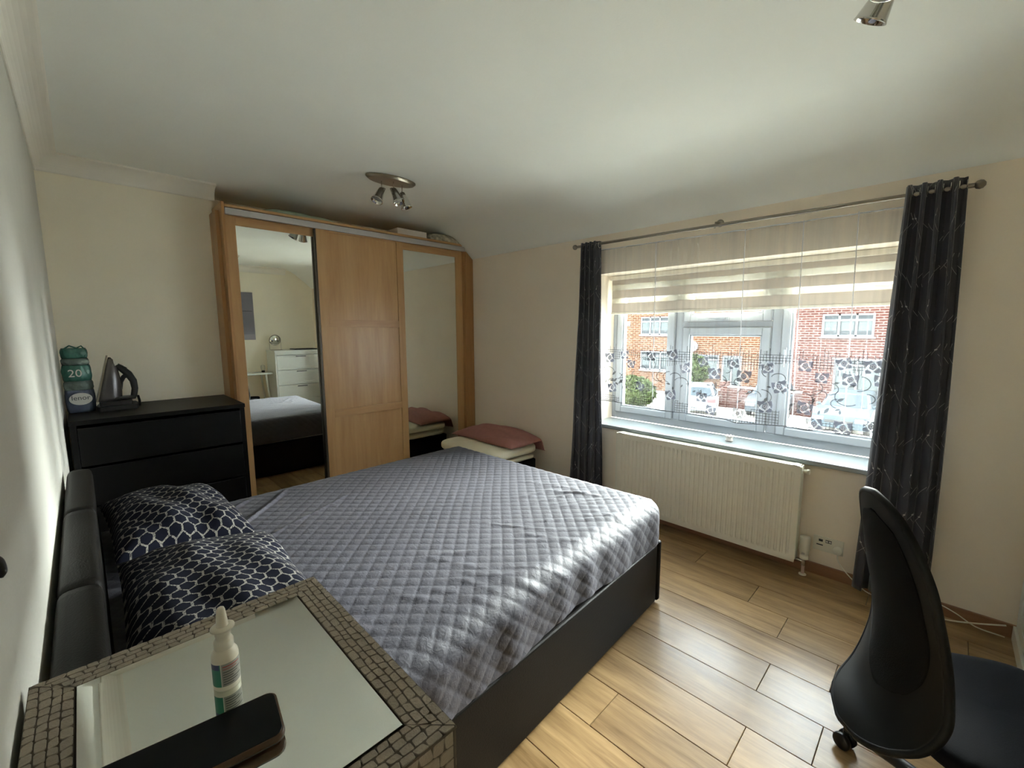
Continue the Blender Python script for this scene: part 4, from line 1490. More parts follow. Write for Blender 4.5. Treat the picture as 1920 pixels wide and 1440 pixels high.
def net_fn(u, v):
    y = NY_0 + (NY_1 - NY_0) * u
    zb = float(np.interp(y, HY, HZ))
    ztp = 2.090 + (y - .1) * .0121
    z = ztp + (zb - ztp) * v
    return (netx(y, z), y, z)


MB().grid(net_fn, 230, 50).build('voile', MT['net'], nt_)
hp = [net_fn(k / 120, 1.0) for k in range(121)]
MB().tube(hp, .0028, 6).build('hem_cord', MT['thread'], nt_)
tp = [net_fn(k / 60, 0.003) for k in range(61)]
MB().tube(tp, .0035, 6).build('heading_tape', MT['whitethread'], nt_)
# seams that run from top to hem
for yy in (.37, .62, .93, 1.52):
    pts = [(netx(yy + .02 * (1 - k / 24), 2.1 - k * .05) - .002, yy + .02 * (1 - k / 24), 2.1 - k * (2.1 - float(np.interp(yy, HY, HZ))) / 24) for k in range(25)]
    MB().tube(pts, .0026, 5).build('vertical_seam', MT['whitethread'], nt_)


def ribbon(mb_, pts, w_, x):
    """flat ribbon in the y-z plane following pts"""
    n = len(pts)
    vs = []
    for i, (y, z) in enumerate(pts):
        a = pts[max(0, i - 1)]; b_ = pts[min(n - 1, i + 1)]
        dy, dz = b_[0] - a[0], b_[1] - a[1]
        L = math.hypot(dy, dz) or 1
        ny, nz_ = -dz / L * w_ / 2, dy / L * w_ / 2
        xx = x if not callable(x) else x(y, z)
        vs += [(xx, y + ny, z + nz_), (xx, y - ny, z - nz_)]
    mb_.add(vs, [(2 * i, 2 * i + 1, 2 * i + 3, 2 * i + 2) for i in range(n - 1)])


ROSES = [(1.764, 1.287), (1.706, 1.219), (1.541, 1.284), (1.378, 1.301), (1.285, 1.211), (1.159, 1.262), (1.085, 1.187), (.968, 1.258), (.905, 1.180), (1.161, 1.019),
         (1.099, .935), (.927, .935), (.769, 1.241), (.769, 1.0), (1.382, 1.011), (.573, 1.266), (.491, 1.202), (.394, 1.287), (.360, 1.200), (.269, 1.277), (.225, 1.205),
         (.561, 1.016), (.508, .930), (.374, .925), (.253, .952), (1.63, 1.05), (1.90, 1.26), (1.87, 1.02), (.70, 1.13)]
# rose motif: petals (grey) with white outline swirls; shared meshes
SZ = .036


def rose_meshes():
    petals = [[(-1, .9), (-.35, .75), (-.55, .2), (-.95, -.35), (-1.05, .2)], [(1.05, .95), (.45, .8), (.15, .95), (-.1, .7), (.5, .35), (.95, -.25), (1.1, .3)],
              [(-.95, -.45), (-.5, -.15), (.0, -.75), (-.35, -.95), (-.9, -.9)], [(.15, -.75), (.6, -.35), (.95, -.45), (.85, -.95), (.3, -.98)],
              [(-.45, .1), (-.15, .55), (.35, .3), (.45, -.2), (.0, -.55), (-.35, -.25)]]
    pm = MB()
    for p in petals:
        n = len(p)
        vs = [(x_, y * SZ, z * SZ) for x_ in (0, .0006) for y, z in p]
        pm.add(vs, [tuple(range(n)), tuple(range(n, 2 * n))[::-1]] + [(i, (i + 1) % n, n + (i + 1) % n, n + i) for i in range(n)])
    wm = MB()
    sp_ = [(.30 * t * math.cos(5.2 * t * 1.6), .30 * t * math.sin(5.2 * t * 1.6)) for t in [k / 18 + .15 for k in range(22)]]
    ribbon(wm, [(y * SZ, z * SZ) for y, z in sp_], .0042, -.0012)
    ribbon(wm, [(y * SZ, z * SZ) for y, z in [(-.75, .1), (-.45, -.35), (.05, -.72), (.5, -.5), (.85, -.1), (1.0, .35)]], .0045, -.0012)
    ribbon(wm, [(y * SZ, z * SZ) for y, z in [(-.2, .85), (-.5, .5), (-.55, .1)]], .0040, -.0012)
    return pm, wm


pm, wm = rose_meshes()
rose0 = None
for i, (y, z) in enumerate(ROSES):
    xx = netx(y, z) - .004
    if rose0 is None:
        o = pm.build('rose_motif', MT['embroidery'])
        w2 = wm.build('rose_outline', MT['whitethread'])
        w2.parent = o
        rose0 = (o, w2)
    else:
        o = rose0[0].copy(); COL.objects.link(o)
        w2 = rose0[1].copy(); COL.objects.link(w2)
        w2.parent = o
    o.parent = nt_
    o.location = Vector((xx, y, z)) - ORIG[nt_]
    o.rotation_euler = (random.uniform(-.3, .3), 0, 0)
    s_ = random.uniform(.85, 1.15)
    o.scale = (1, s_ if i % 4 else -s_, s_)
# trellis: ragged squares above and at the foot of the border
tr = MB()
gp = .0172


def inrose(y, z):
    return any(abs(y - a) < .033 and abs(z - b2) < .033 for a, b2 in ROSES)


ng = int((NY_1 - NY_0) / gp)
for band in (0, 1):
    for i in range(ng):
        y = NY_0 + i * gp
        if y > 1.99: continue
        zb = float(np.interp(y, HY, HZ))
        if band == 0:
            top_ = 1.340 + .024 * math.sin(i * 1.9) + .016 * math.sin(i * .7)
            lo = 1.245 + .03 * math.sin(y * 12)
        else:
            lo = zb + .004
            top_ = zb + .075 + .03 * math.sin(y * 9 + 1)
            if math.sin(y * 17) < -.8: continue
        z = lo
        seg = []
        while z < top_:
            if inrose(y, z):
                if len(seg) > 1: ribbon(tr, seg, .0033, lambda a, b2: netx(a, b2) - .0025)
                seg = []
            else:
                seg.append((y, z))
            z += .010
        if len(seg) > 1: ribbon(tr, seg, .0033, lambda a, b2: netx(a, b2) - .0025)
    for zc in ([1.255, 1.272, 1.289, 1.306, 1.323] if band == 0 else [.905, .922, .939, .956, .973]):
        seg = []
        y = NY_0
        while y < 1.99:
            bad = inrose(y, zc) or (band == 0 and zc < 1.245 + .03 * math.sin(y * 12)) or (band == 1 and (zc > float(np.interp(y, HY, HZ)) + .075 + .03 * math.sin(y * 9 + 1) or math.sin(y * 17) < -.8))
            if bad:
                if len(seg) > 1: ribbon(tr, seg, .0033, lambda a, b2: netx(a, b2) - .0025)
                seg = []
            else:
                seg.append((y, zc))
            y += gp / 2
        if len(seg) > 1: ribbon(tr, seg, .0033, lambda a, b2: netx(a, b2) - .0025)
trellis = tr.build('trellis_stitching', MT['thread'], nt_)
trellis['kind'] = 'stuff'
# looping stems and small leaves
st = MB()
for i in range(44):
    y0 = .15 + i * .043; z0 = random.choice([1.10, 1.14, 1.18, 1.06, 1.22])
    R_ = random.uniform(.03, .06)
    a0 = random.uniform(0, 2); sg = random.choice([-1, 1])
    pts = [(y0 + R_ * math.cos(a0 + sg * k * .2), z0 + R_ * .8 * math.sin(a0 + sg * k * .2)) for k in range(16)]
    pts = [p for p in pts if NY_0 < p[0] < 2.0]
    if len(pts) > 2: ribbon(st, pts, .0046, lambda a, b2: netx(a, b2) - .0028)
for i in range(46):
    y0 = random.uniform(.16, 1.96); z0 = random.uniform(1.0, 1.2)
    a = random.uniform(0, 6.28); L = random.uniform(.014, .026)
    vs = [(netx(y0, z0) - .003, y0 + L * math.cos(a + t) * k, z0 + L * math.sin(a + t) * k) for t, k in ((0, 1), (.8, .5), (2.2, .35), (3.14, .8), (4.0, .35), (5.4, .5))]
    st.add(vs, [tuple(range(6))])
stems = st.build('stem_embroidery', MT['thread'], nt_)
stems['kind'] = 'stuff'

# ================================================================= DAY-NIGHT BLIND
bd = thing('roller_blind', (3.25, 1.1, 1.92), 'striped taupe and sheer roller blind lowered a third behind the net', 'blind')
BYa, BYb = .15, 2.06
MB().box(3.225, 3.285, BYa, BYb, 1.893, 1.928).build('head_rail', MT['offwhite'], bd, bevel=.004)
for za, zb in ((1.628, 1.700), (1.743, 1.810), (1.853, 1.893)):
    MB().box(3.2480, 3.2492, BYa + .015, BYb - .01, za, zb).build('solid_band', MT['blind'], bd)
for za, zb in ((1.700, 1.743), (1.810, 1.853)):
    MB().box(3.2482, 3.2490, BYa + .015, BYb - .01, za, zb).build('sheer_band', MT['blindsheer'], bd)
MB().box(3.242, 3.256, BYa + .012, BYb - .008, 1.610, 1.628).build('bottom_bar', MT['offwhite'], bd, bevel=.003)
# plant pot on the sill
pt = thing('small_pot', (3.16, 1.02, .702), 'tiny white patterned pot with scalloped rim on the window sill', 'pot')


def pot_fn(u, v):
    a = 2 * PI * u
    prof_ = [(.020, 0), (.024, .006), (.022, .014), (.020, .022), (.025, .034), (.029, .040)]
    t = v * (len(prof_) - 1); i = min(int(t), len(prof_) - 2); f_ = t - i
    r = prof_[i][0] * (1 - f_) + prof_[i + 1][0] * f_
    z = prof_[i][1] * (1 - f_) + prof_[i + 1][1] * f_
    r += .0015 * math.cos(8 * a) * v
    z += .003 * math.cos(8 * a) * v ** 3
    return (3.16 + r * math.cos(a), 1.02 + r * math.sin(a), .7025 + z)


MB().grid(pot_fn, 48, 10, closeu=True).build('pot', MT['pot'], pt, solid=.002)
MB().lathe([(.0, 0), (.021, 0), (.022, .002), (0, .004)], (3.16, 1.02, .727), 18).build('soil', MT['soil'], pt)
MB().lathe([(0, 0), (.019, 0), (.019, .002), (0, .002)], (3.16, 1.02, .7022), 18).build('pot_base', MT['pot'], pt)

# ================================================================= CEILING SPOTLIGHTS


def spotlight(cx, cy, rot, label, flip=1, drop=.055):
    t = thing('ceiling_spotlight', (cx, cy, ZC), label, 'ceiling light')
    Mz = Matrix.Translation((cx, cy, ZC)) @ Euler((0, 0, rot)).to_matrix().to_4x4()
    # leaf-shaped plate
    n = 36
    ring = []
    for k in range(n):
        a = 2 * PI * k / n
        ring.append((.185 * math.copysign(abs(math.cos(a)) ** 1.15, math.cos(a)), .088 * math.sin(a) * 1.0))
    vs = [Mz @ Vector((x, y, -.002)) for x, y in ring] + [Mz @ Vector((x, y, -.010)) for x, y in ring] + [Mz @ Vector((x * .9, y * .88, -.024)) for x, y in ring]
    fs = [(i, (i + 1) % n, n + (i + 1) % n, n + i) for i in range(n)] + [(n + i, n + (i + 1) % n, 2 * n + (i + 1) % n, 2 * n + i) for i in range(n)]
    mb_ = MB().add(vs, fs, True)
    mb_.add(vs, [tuple(range(n))[::-1], tuple(range(2 * n, 3 * n))])
    mb_.build('ceiling_plate', MT['steel'], t)
    heads = [(-.068, 0.015, (-.55 * flip, -.25)), (0, -.03, (.15 * flip, -.5)), (.085, .01, (.25 * flip, -.15))]
    for hx, hy_, (tx, ty) in heads:
        base = Vector((hx, hy_, -.024))
        knee = base + Vector((0, 0, -drop))
        arm = MB().tube([Mz @ base, Mz @ knee], .004, 8)
        arm.build('arm', MT['chrome'], t)
        dirv = Vector((tx, ty, -1)).normalized()
        q = dirv.to_track_quat('-Z', 'Y').to_matrix().to_4x4()
        Mh = Mz @ Matrix.Translation(knee) @ q @ Matrix.Scale(1.22, 4)
        hd = MB().lathe([(0, .006), (.012, .005), (.016, 0), (.020, -.020), (.024, -.045), (.032, -.080), (.034, -.085), (.031, -.085), (.022, -.046), (.014, -.024), (0, -.022)], n=24, M=Mh).build('lamp_head', MT['chrome'], t)
        MB().lathe([(0, -.076), (.010, -.074), (.024, -.068), (.028, -.064), (.010, -.050), (0, -.048)], n=20, M=Mh).build('bulb', mat('unlit_bulb_glass', (190, 188, 180), .15, vary=.1, vscale=60), hd)
        ys = MB()
        for sg in (-1, 1):
            ys.tube([Mh @ Vector((sg * .006, 0, .01)), Mh @ Vector((sg * .025, 0, 0)), Mh @ Vector((sg * .027, 0, -.035))], .003, 6)
        ys.build('yoke', MT['chrome'], hd)
    return t


spotlight(1.655, 2.86, math.radians(-4), 'brushed-steel three-lamp ceiling spotlight near the wardrobe')
spotlight(1.56, .14, math.radians(-135), 'brushed-steel ceiling spotlight cut off by the top edge above the chair', flip=1, drop=.10)

# ================================================================= OFFICE CHAIR
oc = thing('office_chair', (1.663, -.175, 0), 'black office chair with tall curved backrest at the right edge', 'chair')
# chair frame: d runs across the backrest (near side to far side), nf points where the chair faces
BC = Vector((1.545, .0368, 0))
dv = Vector((math.cos(.4961), math.sin(.4961), 0))
nf = Vector((dv.y, -dv.x, 0))
SCN = Vector((1.655, -.185, 0))
zk = [.3399 + .6932 * i / 8 for i in range(9)]
bk_ = [.1064, .0418, .0122, .0026, .0104, .029, .0461, .0624, .0783]
hwv = [.1131, .1692, .1864, .1757, .1692, .1671, .1586, .1288, .0832]


def sm(z, xs, ys):
    """smooth interpolation"""
    z = min(max(z, xs[0]), xs[-1])
    for i in range(len(xs) - 1):
        if z <= xs[i + 1]:
            t = (z - xs[i]) / (xs[i + 1] - xs[i])
            p0, p1, p2, p3 = ys[max(i - 1, 0)], ys[i], ys[i + 1], ys[min(i + 2, len(ys) - 1)]
            return .5 * (2 * p1 + (p2 - p0) * t + (2 * p0 - 5 * p1 + 4 * p2 - p3) * t * t + (3 * p1 - p0 - 3 * p2 + p3) * t ** 3)
    return ys[-1]


def bpt(a, z, off=0.0):
    b_ = sm(z, zk, bk_) - 1.16 * a * a + off
    p = BC + dv * a - nf * b_
    return Vector((p.x, p.y, z))


def back_fn(u, v):
    z = .3399 + .6932 * v
    e = 1.0
    if v > .93: e = math.sqrt(max(0, 1 - ((v - .93) / .07) ** 2))
    if v < .07: e = math.sqrt(max(0, 1 - ((.07 - v) / .07) ** 2))
    hw = max(sm(z, zk, hwv) * e, .004)
    return bpt((2 * u - 1) * hw, z)


MB().grid(back_fn, 34, 70).build('back_shell', MT['chairshell'], oc, solid=.016)
PZ = [.475, .49, .52, .58, .66, .74, .82, .90, .96, .985]
PW = [.01, .055, .095, .125, .140, .141, .134, .112, .075, .01]


def panel_fn(sign):
    def fn(u, v):
        z = PZ[0] + (PZ[-1] - PZ[0]) * v
        return bpt((2 * u - 1) * max(sm(z, PZ, PW), .005), z, sign * .0085)
    return fn


MB().grid(panel_fn(1), 26, 50).build('mesh_panel', MT['matteblack'], oc, solid=.003)
MB().grid(panel_fn(-1), 26, 50).build('front_pad', MT['matteblack'], oc, solid=.008)
rim = [back_fn(0, k / 60) for k in range(61)] + [back_fn(1, 1 - k / 60) for k in range(61)]
MB().tube(rim, .0105, 8, closed=True).build('rim', MT['chairshell'], oc)


def seat_fn(u, v):
    th = 2 * PI * u
    phs = PI * (v - .5)
    c, s_ = math.cos(th), math.sin(th)
    e = .45
    ex = math.copysign(abs(c) ** e, c); ey = math.copysign(abs(s_) ** e, s_)
    cp_ = max(0, math.cos(phs)) ** .3
    sz = math.copysign(abs(math.sin(phs)) ** .55, math.sin(phs))
    p = SCN + dv * (.01 + .235 * ex * cp_) + nf * (.235 * ey * cp_)
    return (p.x, p.y, .425 + .032 * sz + .012 * (ex * cp_) ** 2)


MB().grid(seat_fn, 60, 18, closeu=True).build('seat', MT['seatcloth'], oc)


def cp3(a, f_, z):
    p = SCN + dv * a + nf * f_
    return Vector((p.x, p.y, z))


MB().tube([bpt(0, .42, -.02), cp3(0, -.22, .385), cp3(0, -.12, .375), cp3(0, 0, .375)], .018, 10).build('back_bracket', MT['blackplastic'], oc)
MB().tube([cp3(0, -.10, .375), cp3(0, .10, .375)], .03, 14).build('tilt_mechanism', MT['blackplastic'], oc)
MB().tube([(SCN.x, SCN.y, .10), (SCN.x, SCN.y, .24)], .026, 16).build('gas_column', MT['blackplastic'], oc)
MB().tube([(SCN.x, SCN.y, .24), (SCN.x, SCN.y, .36)], .015, 16).build('gas_piston', MT['chrome'], oc)
MB().lathe([(.045, .075), (.045, .13), (.032, .14), (0, .14)], (SCN.x, SCN.y, 0), 20).build('hub', MT['blackplastic'], oc)
ca = math.atan2(.155 - SCN.y, 1.81 - SCN.x)
for k in range(5):
    a = ca + 2 * PI * k / 5
    d = Vector((math.cos(a), math.sin(a), 0))
    c0 = SCN.copy()
    r_e = .355
    leg = MB().tube([c0 + d * .03 + Vector((0, 0, .105)), c0 + d * .2 + Vector((0, 0, .10)), c0 + d * r_e + Vector((0, 0, .078))], [.024, .020, .014], 10).build('base_leg', MT['blackplastic'], oc)
    cs = MB()
    cc = c0 + d * r_e + Vector((0, 0, .028))
    sd_ = Vector((-d.y, d.x, 0))
    for sg in (-1, 1):
        q = sd_.to_track_quat('Z', 'Y').to_matrix().to_4x4()
        cs.lathe([(0, -.010), (.024, -.010), (.028, -.006), (.028, .006), (.024, .010), (0, .010)], n=20, M=Matrix.Translation(cc + sd_ * sg * .016) @ q)
    cs.tube([cc, cc + Vector((0, 0, .05))], .007, 8)
    cs.build('caster', MT['blackplastic'], leg)
# garment hanging over the seat side seen in the mirror is left to the desk side
# ================================================================= RIGHT-HAND WALL FURNITURE (seen in the wardrobe mirror)
wc = thing('white_drawer_chest', (2.64, -.55, 0), 'white four-drawer chest reflected in the left wardrobe mirror', 'chest of drawers')
QX0, QX1, QY0, QY1 = 2.235, 3.035, -.795, -.345
MB().box(QX0 - .008, QX1 + .008, QY0, QY1 + .012, 1.140, 1.162).build('top', MT['white'], wc, bevel=.003)
MB().box(QX0, QX0 + .02, QY0 + .002, QY1 - .002, 0, 1.14).build('side_panel', MT['white'], wc)
MB().box(QX1 - .02, QX1, QY0 + .002, QY1 - .002, 0, 1.14).build('side_panel', MT['white'], wc)
MB().box(QX0 + .02, QX1 - .02, QY0 + .002, QY0 + .012, .02, 1.14).build('back_panel', MT['white'], wc)
MB().box(QX0, QX1, QY1 - .022, QY1 + .008, 0, .07).build('plinth', MT['white'], wc, bevel=.002)
MB().box(QX0 + .02, QX1 - .02, QY1 - .022, QY1 - .002, 1.09, 1.14).build('frieze', MT['white'], wc)
for k in range(4):
    z0 = .082 + k * .252
    dr = MB().box(QX0 + .024, QX1 - .024, QY1 - .02, QY1 - .006, z0, z0 + .244).build('drawer', MT['white'], wc)
    fr_ = MB()
    x0, x1, z1 = QX0 + .024, QX1 - .024, z0 + .244
    for bx_ in ((x0, x0 + .05, z0, z1), (x1 - .05, x1, z0, z1), (x0 + .05, x1 - .05, z0, z0 + .045), (x0 + .05, x1 - .05, z1 - .045, z1)):
        fr_.box(bx_[0], bx_[1], QY1 - .006, QY1, bx_[2], bx_[3])
    fr_.build('drawer_frame', MT['white'], dr, bevel=.001)
    xm = (x0 + x1) / 2
    hh = MB()
    hh.box(xm - .08, xm + .08, QY1 + .010, QY1 + .017, z1 - .030, z1 - .018)
    hh.box(xm - .075, xm - .065, QY1, QY1 + .02, z1 - .028, z1 - .020)
    hh.box(xm + .065, xm + .075, QY1, QY1 + .02, z1 - .028, z1 - .020)
    hh.build('handle', MT['blackplastic'], dr)
tm = thing('table_mirror', (2.345, -.66, 1.162), 'round tabletop mirror on a wire stand on the white chest', 'mirror')
Mm = Matrix.Translation((2.345, -.66, 1.33)) @ Euler((math.radians(80), 0, 0)).to_matrix().to_4x4()
MB().lathe([(0, -.004), (.082, -.004), (.082, .004), (0, .004)], n=36, M=Mm).build('mirror_glass', MT['mirror'], tm)
MB().tube([Mm @ Vector((.086 * math.cos(2 * PI * k / 36), .086 * math.sin(2 * PI * k / 36), 0)) for k in range(36)], .006, 8, closed=True).build('rim', MT['steel'], tm)
sm_ = MB()
sm_.tube([(2.257, -.66, 1.33), (2.257, -.66, 1.168), (2.433, -.66, 1.168), (2.433, -.66, 1.33)], .003, 8)
sm_.tube([(2.257, -.66, 1.167), (2.257, -.60, 1.167), (2.433, -.60, 1.167), (2.433, -.66, 1.167)], .003, 8)
sm_.build('stand', MT['steel'], tm)
tag(MB().box(2.58, 2.96, -.70, -.44, 1.1635, 1.180).build('tray', MT['blackplastic'], bevel=.006, origin=(2.77, -.57, 1.1635)), 'flat black folder lying on the white chest in the mirror', 'folder')
dkk = thing('desk', (1.75, -.55, 0), 'plain white desk on splayed legs beside the white chest', 'desk')
MB().box(1.40, 2.215, -.795, -.44, .775, .800).build('desktop', MT['white'], dkk, bevel=.003)
for x_, sx in ((1.46, -1), (2.15, 1)):
    for y_ in (-.76, -.48):
        lg = MB().tube([(x_ - sx * .03, y_, .775), (x_ + sx * .03, y_, 0)], .014, 10)
        lg.build('leg', MT['white'], dkk)
lt_ = thing('glass_jar', (2.12, -.62, .80), 'small clear jar with black base on the white desk', 'jar')
MB().lathe([(.022, 0), (.026, .01), (.026, .03), (0, .03)], (2.12, -.62, .801), 18).build('base', MT['blackplastic'], lt_)
MB().lathe([(.012, .03), (.03, .045), (.034, .075), (.032, .11), (.02, .12)], (2.12, -.62, .801), 18).build('jar_glass', MT['glass'], lt_)
cv = thing('canvas_picture', (1.68, YN + .01, 1.7), 'grey abstract canvas picture with a thin dark line on the mirrored cream wall', 'picture')
MB().box(1.50, 2.085, YN + .001, YN + .03, 1.34, 2.115).build('canvas', MT['canvas'], cv, bevel=.002)
MB().box(1.50, 2.06, YN + .0300, YN + .0312, 1.805, 1.814).build('painted_line', MT['print_dark'], cv)
MB().box(1.50, 2.085, YN + .0300, YN + .0311, 1.345, 1.43).build('painted_band', mat('pale_canvas_band', (150, 148, 158), .8, vary=.1), cv)
gr = heap('dropped_garment', 2.04, 2.17, -.46, -.26, .001, .22, MT['clothes'], 'crumpled pale garment heaped on the floor under the white desk', 'clothing', 33, 30, 24)

# black hook-like lamp arm at the left edge of the picture
wl = thing('wall_hook', (XL, .80, 1.207), 'glossy black hook on the left wall at the picture edge', 'hook')
MB().lathe([(0, 0), (.016, 0), (.016, .005), (.010, .008), (0, .008)], n=18, M=Matrix.Translation((XL + .0005, .785, 1.212)) @ Euler((0, PI / 2, 0)).to_matrix().to_4x4()).build('rose_plate', MT['blackplastic'], wl)
MB().tube(bez([(XL + .008, .785, 1.212), (XL + .012, .786, 1.205), (XL + .013, .787, 1.192), (XL + .010, .788, 1.186)], 5), .004, 10).build('hook', MT['blackplastic'], wl)

# ================================================================= OUTSIDE
GZ = -2.7
struct(MB().box(XO + .001, 60, -40, 60, GZ - .2, GZ).build('ground', MT['asphalt']))
HX = 28.0


def house(name, y0, y1, brick, label, windows, extra=None, ztop=3.75):
    h = thing(name, (HX, (y0 + y1) / 2, GZ), label, 'house', 'brick houses across the street')
    # wall with real openings left simple: solid body with recessed windows standing proud of it
    MB().box(HX, HX + 7, y0, y1, GZ, ztop).build('walls', brick, h)
    rf = MB()
    pr = [(HX - .35, ztop - .05), (HX + 3.5, ztop + 2.6), (HX + 7.35, ztop - .05), (HX + 7.35, ztop + .1), (HX + 3.5, ztop + 2.8), (HX - .35, ztop + .1)]
    n = len(pr)
    vs = [(x, yy, z) for yy in (y0 - .02, y1 + .02) for x, z in pr]
    rf.add(vs, [(i, (i + 1) % n, n + (i + 1) % n, n + i) for i in range(n)])
    rf.add(vs, [(0, 1, 4, 5), (1, 2, 3, 4), (n, n + 5, n + 4, n + 1), (n + 1, n + 4, n + 3, n + 2)])
    rf.build('roof', MT['roof'], h)
    MB().box(HX - .36, HX - .28, y0, y1, ztop - .15, ztop + .0).build('gutter', MT['housewhite'], h)
    MB().box(HX - .28, HX + .0, y0, y1, ztop - .12, ztop - .06).build('soffit', MT['housewhite'], h)
    for (a, b2, c, d, nc, fan) in windows:
        f_ = MB()
        fw_ = .09
        rect_frame(f_, HX - .06, HX + .0, a, b2, c, d, fw_)
        wid = (b2 - a) / nc
        for k in range(1, nc):
            f_.box(HX - .06, HX, a + k * wid - fw_ / 2, a + k * wid + fw_ / 2, c, d)
        if fan:
            zf = d - .33
            f_.box(HX - .055, HX, a, b2, zf - .05, zf + .05)
        wf = f_.build('window', MT['housewhite'], h)
        for k in range(nc):
            MB().box(HX - .02, HX - .012, a + k * wid + .03, a + (k + 1) * wid - .03, c + .05, d - .05).build('pane', MT['houseglass'], wf)
            MB().box(HX - .024, HX - .021, a + k * wid + .10, a + (k + 1) * wid - .10, c + .3, d - .38 if fan else d - .1).build('net', MT['render'], wf)
        MB().box(HX - .12, HX, a - .08, b2 + .08, c - .09, c).build('sill', MT['housewhite'], wf)
    return h


hA = house('brick_house', 6.3, 17.5, MT['brickA'], 'orange-brick house with white windows seen through the left and centre panes',
           [(13.15, 15.25, 1.12, 2.36, 3, True), (13.0, 15.2, -1.3, .02, 3, True), (8.6, 9.7, -2.6, -.12, 2, False), (9.9, 11.4, -1.5, -.10, 2, True)])
MB().lathe([(0, 0), (.12, .02), (.25, .08), (.34, .16), (.345, .17), (.26, .10), (.0, .03)], n=22, M=Matrix.Translation((HX - .12, 11.55, .38)) @ Euler((0, -PI / 2 + .2, .3)).to_matrix().to_4x4()).build('satellite_dish', MT['housewhite'], hA)
MB().box(HX - .06, HX, 16.1, 16.4, 1.75, 2.05).build('alarm_box', MT['housewhite'], hA)
MB().tube([(HX - .06, 6.5, GZ), (HX - .06, 6.5, 3.6)], .04, 8).build('drainpipe', MT['housewhite'], hA)
hB = house('brick_house', -7.5, 6.25, MT['brickB'], 'red-brick house with wide white window seen through the right pane',
           [(2.6, 4.75, 1.08, 2.25, 3, True), (-3.2, -1.0, 1.08, 2.25, 3, True), (.9, 2.0, -2.6, -.05, 1, False), (2.15, 4.1, -1.9, -.05, 2, True), (-3.2, -1.0, -1.6, -.2, 3, True)])
hC = house('brick_house', 17.55, 29.0, MT['brickA'], 'orange-brick house at the far left end of the street', [(20, 22, 1.1, 2.3, 3, True), (20, 22, -1.6, -.2, 3, True)])
# hedges and a tree: leafy clumps


def foliage(name, c, sz, n, label, cat, sd):
    r = np.random.default_rng(sd)
    mb_ = MB()
    for k in range(n):
        p = r.normal(size=3); p /= np.linalg.norm(p)
        p = p * (r.uniform(.55, 1) ** .33)
        q = Vector((c[0] + p[0] * sz[0], c[1] + p[1] * sz[1], max(c[2] + p[2] * sz[2], GZ + .05)))
        a = Vector(r.normal(size=3)).normalized() * .13
        b_ = Vector(r.normal(size=3)).normalized() * .09
        mb_.add([q - a, q + b_, q + a, q - b_], [(0, 1, 2, 3)])
    t = thing(name, (c[0], c[1], GZ), label, cat)
    o_ = mb_.build('foliage', MT['hedge'], t); o_['kind'] = 'stuff'
    # dense core
    MB().lathe([(0, -.8), (.6, -.6), (.8, 0), (.6, .6), (0, .8)], n=14, M=Matrix.Translation((c[0], c[1], c[2])) @ Matrix.Diagonal((sz[0], sz[1], sz[2], 1))).build('inner_growth', MT['hedge'], t)
    MB().tube([(c[0], c[1], GZ), (c[0], c[1], c[2])], .07, 8).build('trunk', MT['hob'], t)
    return t


foliage('hedge', (21.5, 12.1, -1.9), (.8, 1.35, .85), 2600, 'pale green hedge across the street behind the left pane', 'hedge', 1)
foliage('shrub', (25.5, 10.6, -.95), (.9, 1.0, 1.0), 2200, 'yellow-green bush growing in front of the orange-brick house', 'shrub', 2)
foliage('hedge', (23.5, 15.4, -1.7), (.9, 1.7, .9), 2600, 'hedge at the left end of the street beside the far house', 'hedge', 3)
# low garden wall of brick, capped, and gate posts
gw = thing('garden_wall', (24.5, 7.0, GZ), 'low red-brick garden wall between the parked cars', 'wall')
MB().box(24.4, 24.62, 4.6, 8.2, GZ, -1.6).build('brickwork', MT['brickB'], gw)
MB().box(24.35, 24.67, 4.55, 8.25, -1.6, -1.53).build('coping', MT['whitegarden'], gw)
for yy in (4.5, 8.3):
    MB().box(24.3, 24.7, yy - .2, yy + .2, GZ, -1.3).build('pier', MT['brickB'], gw)


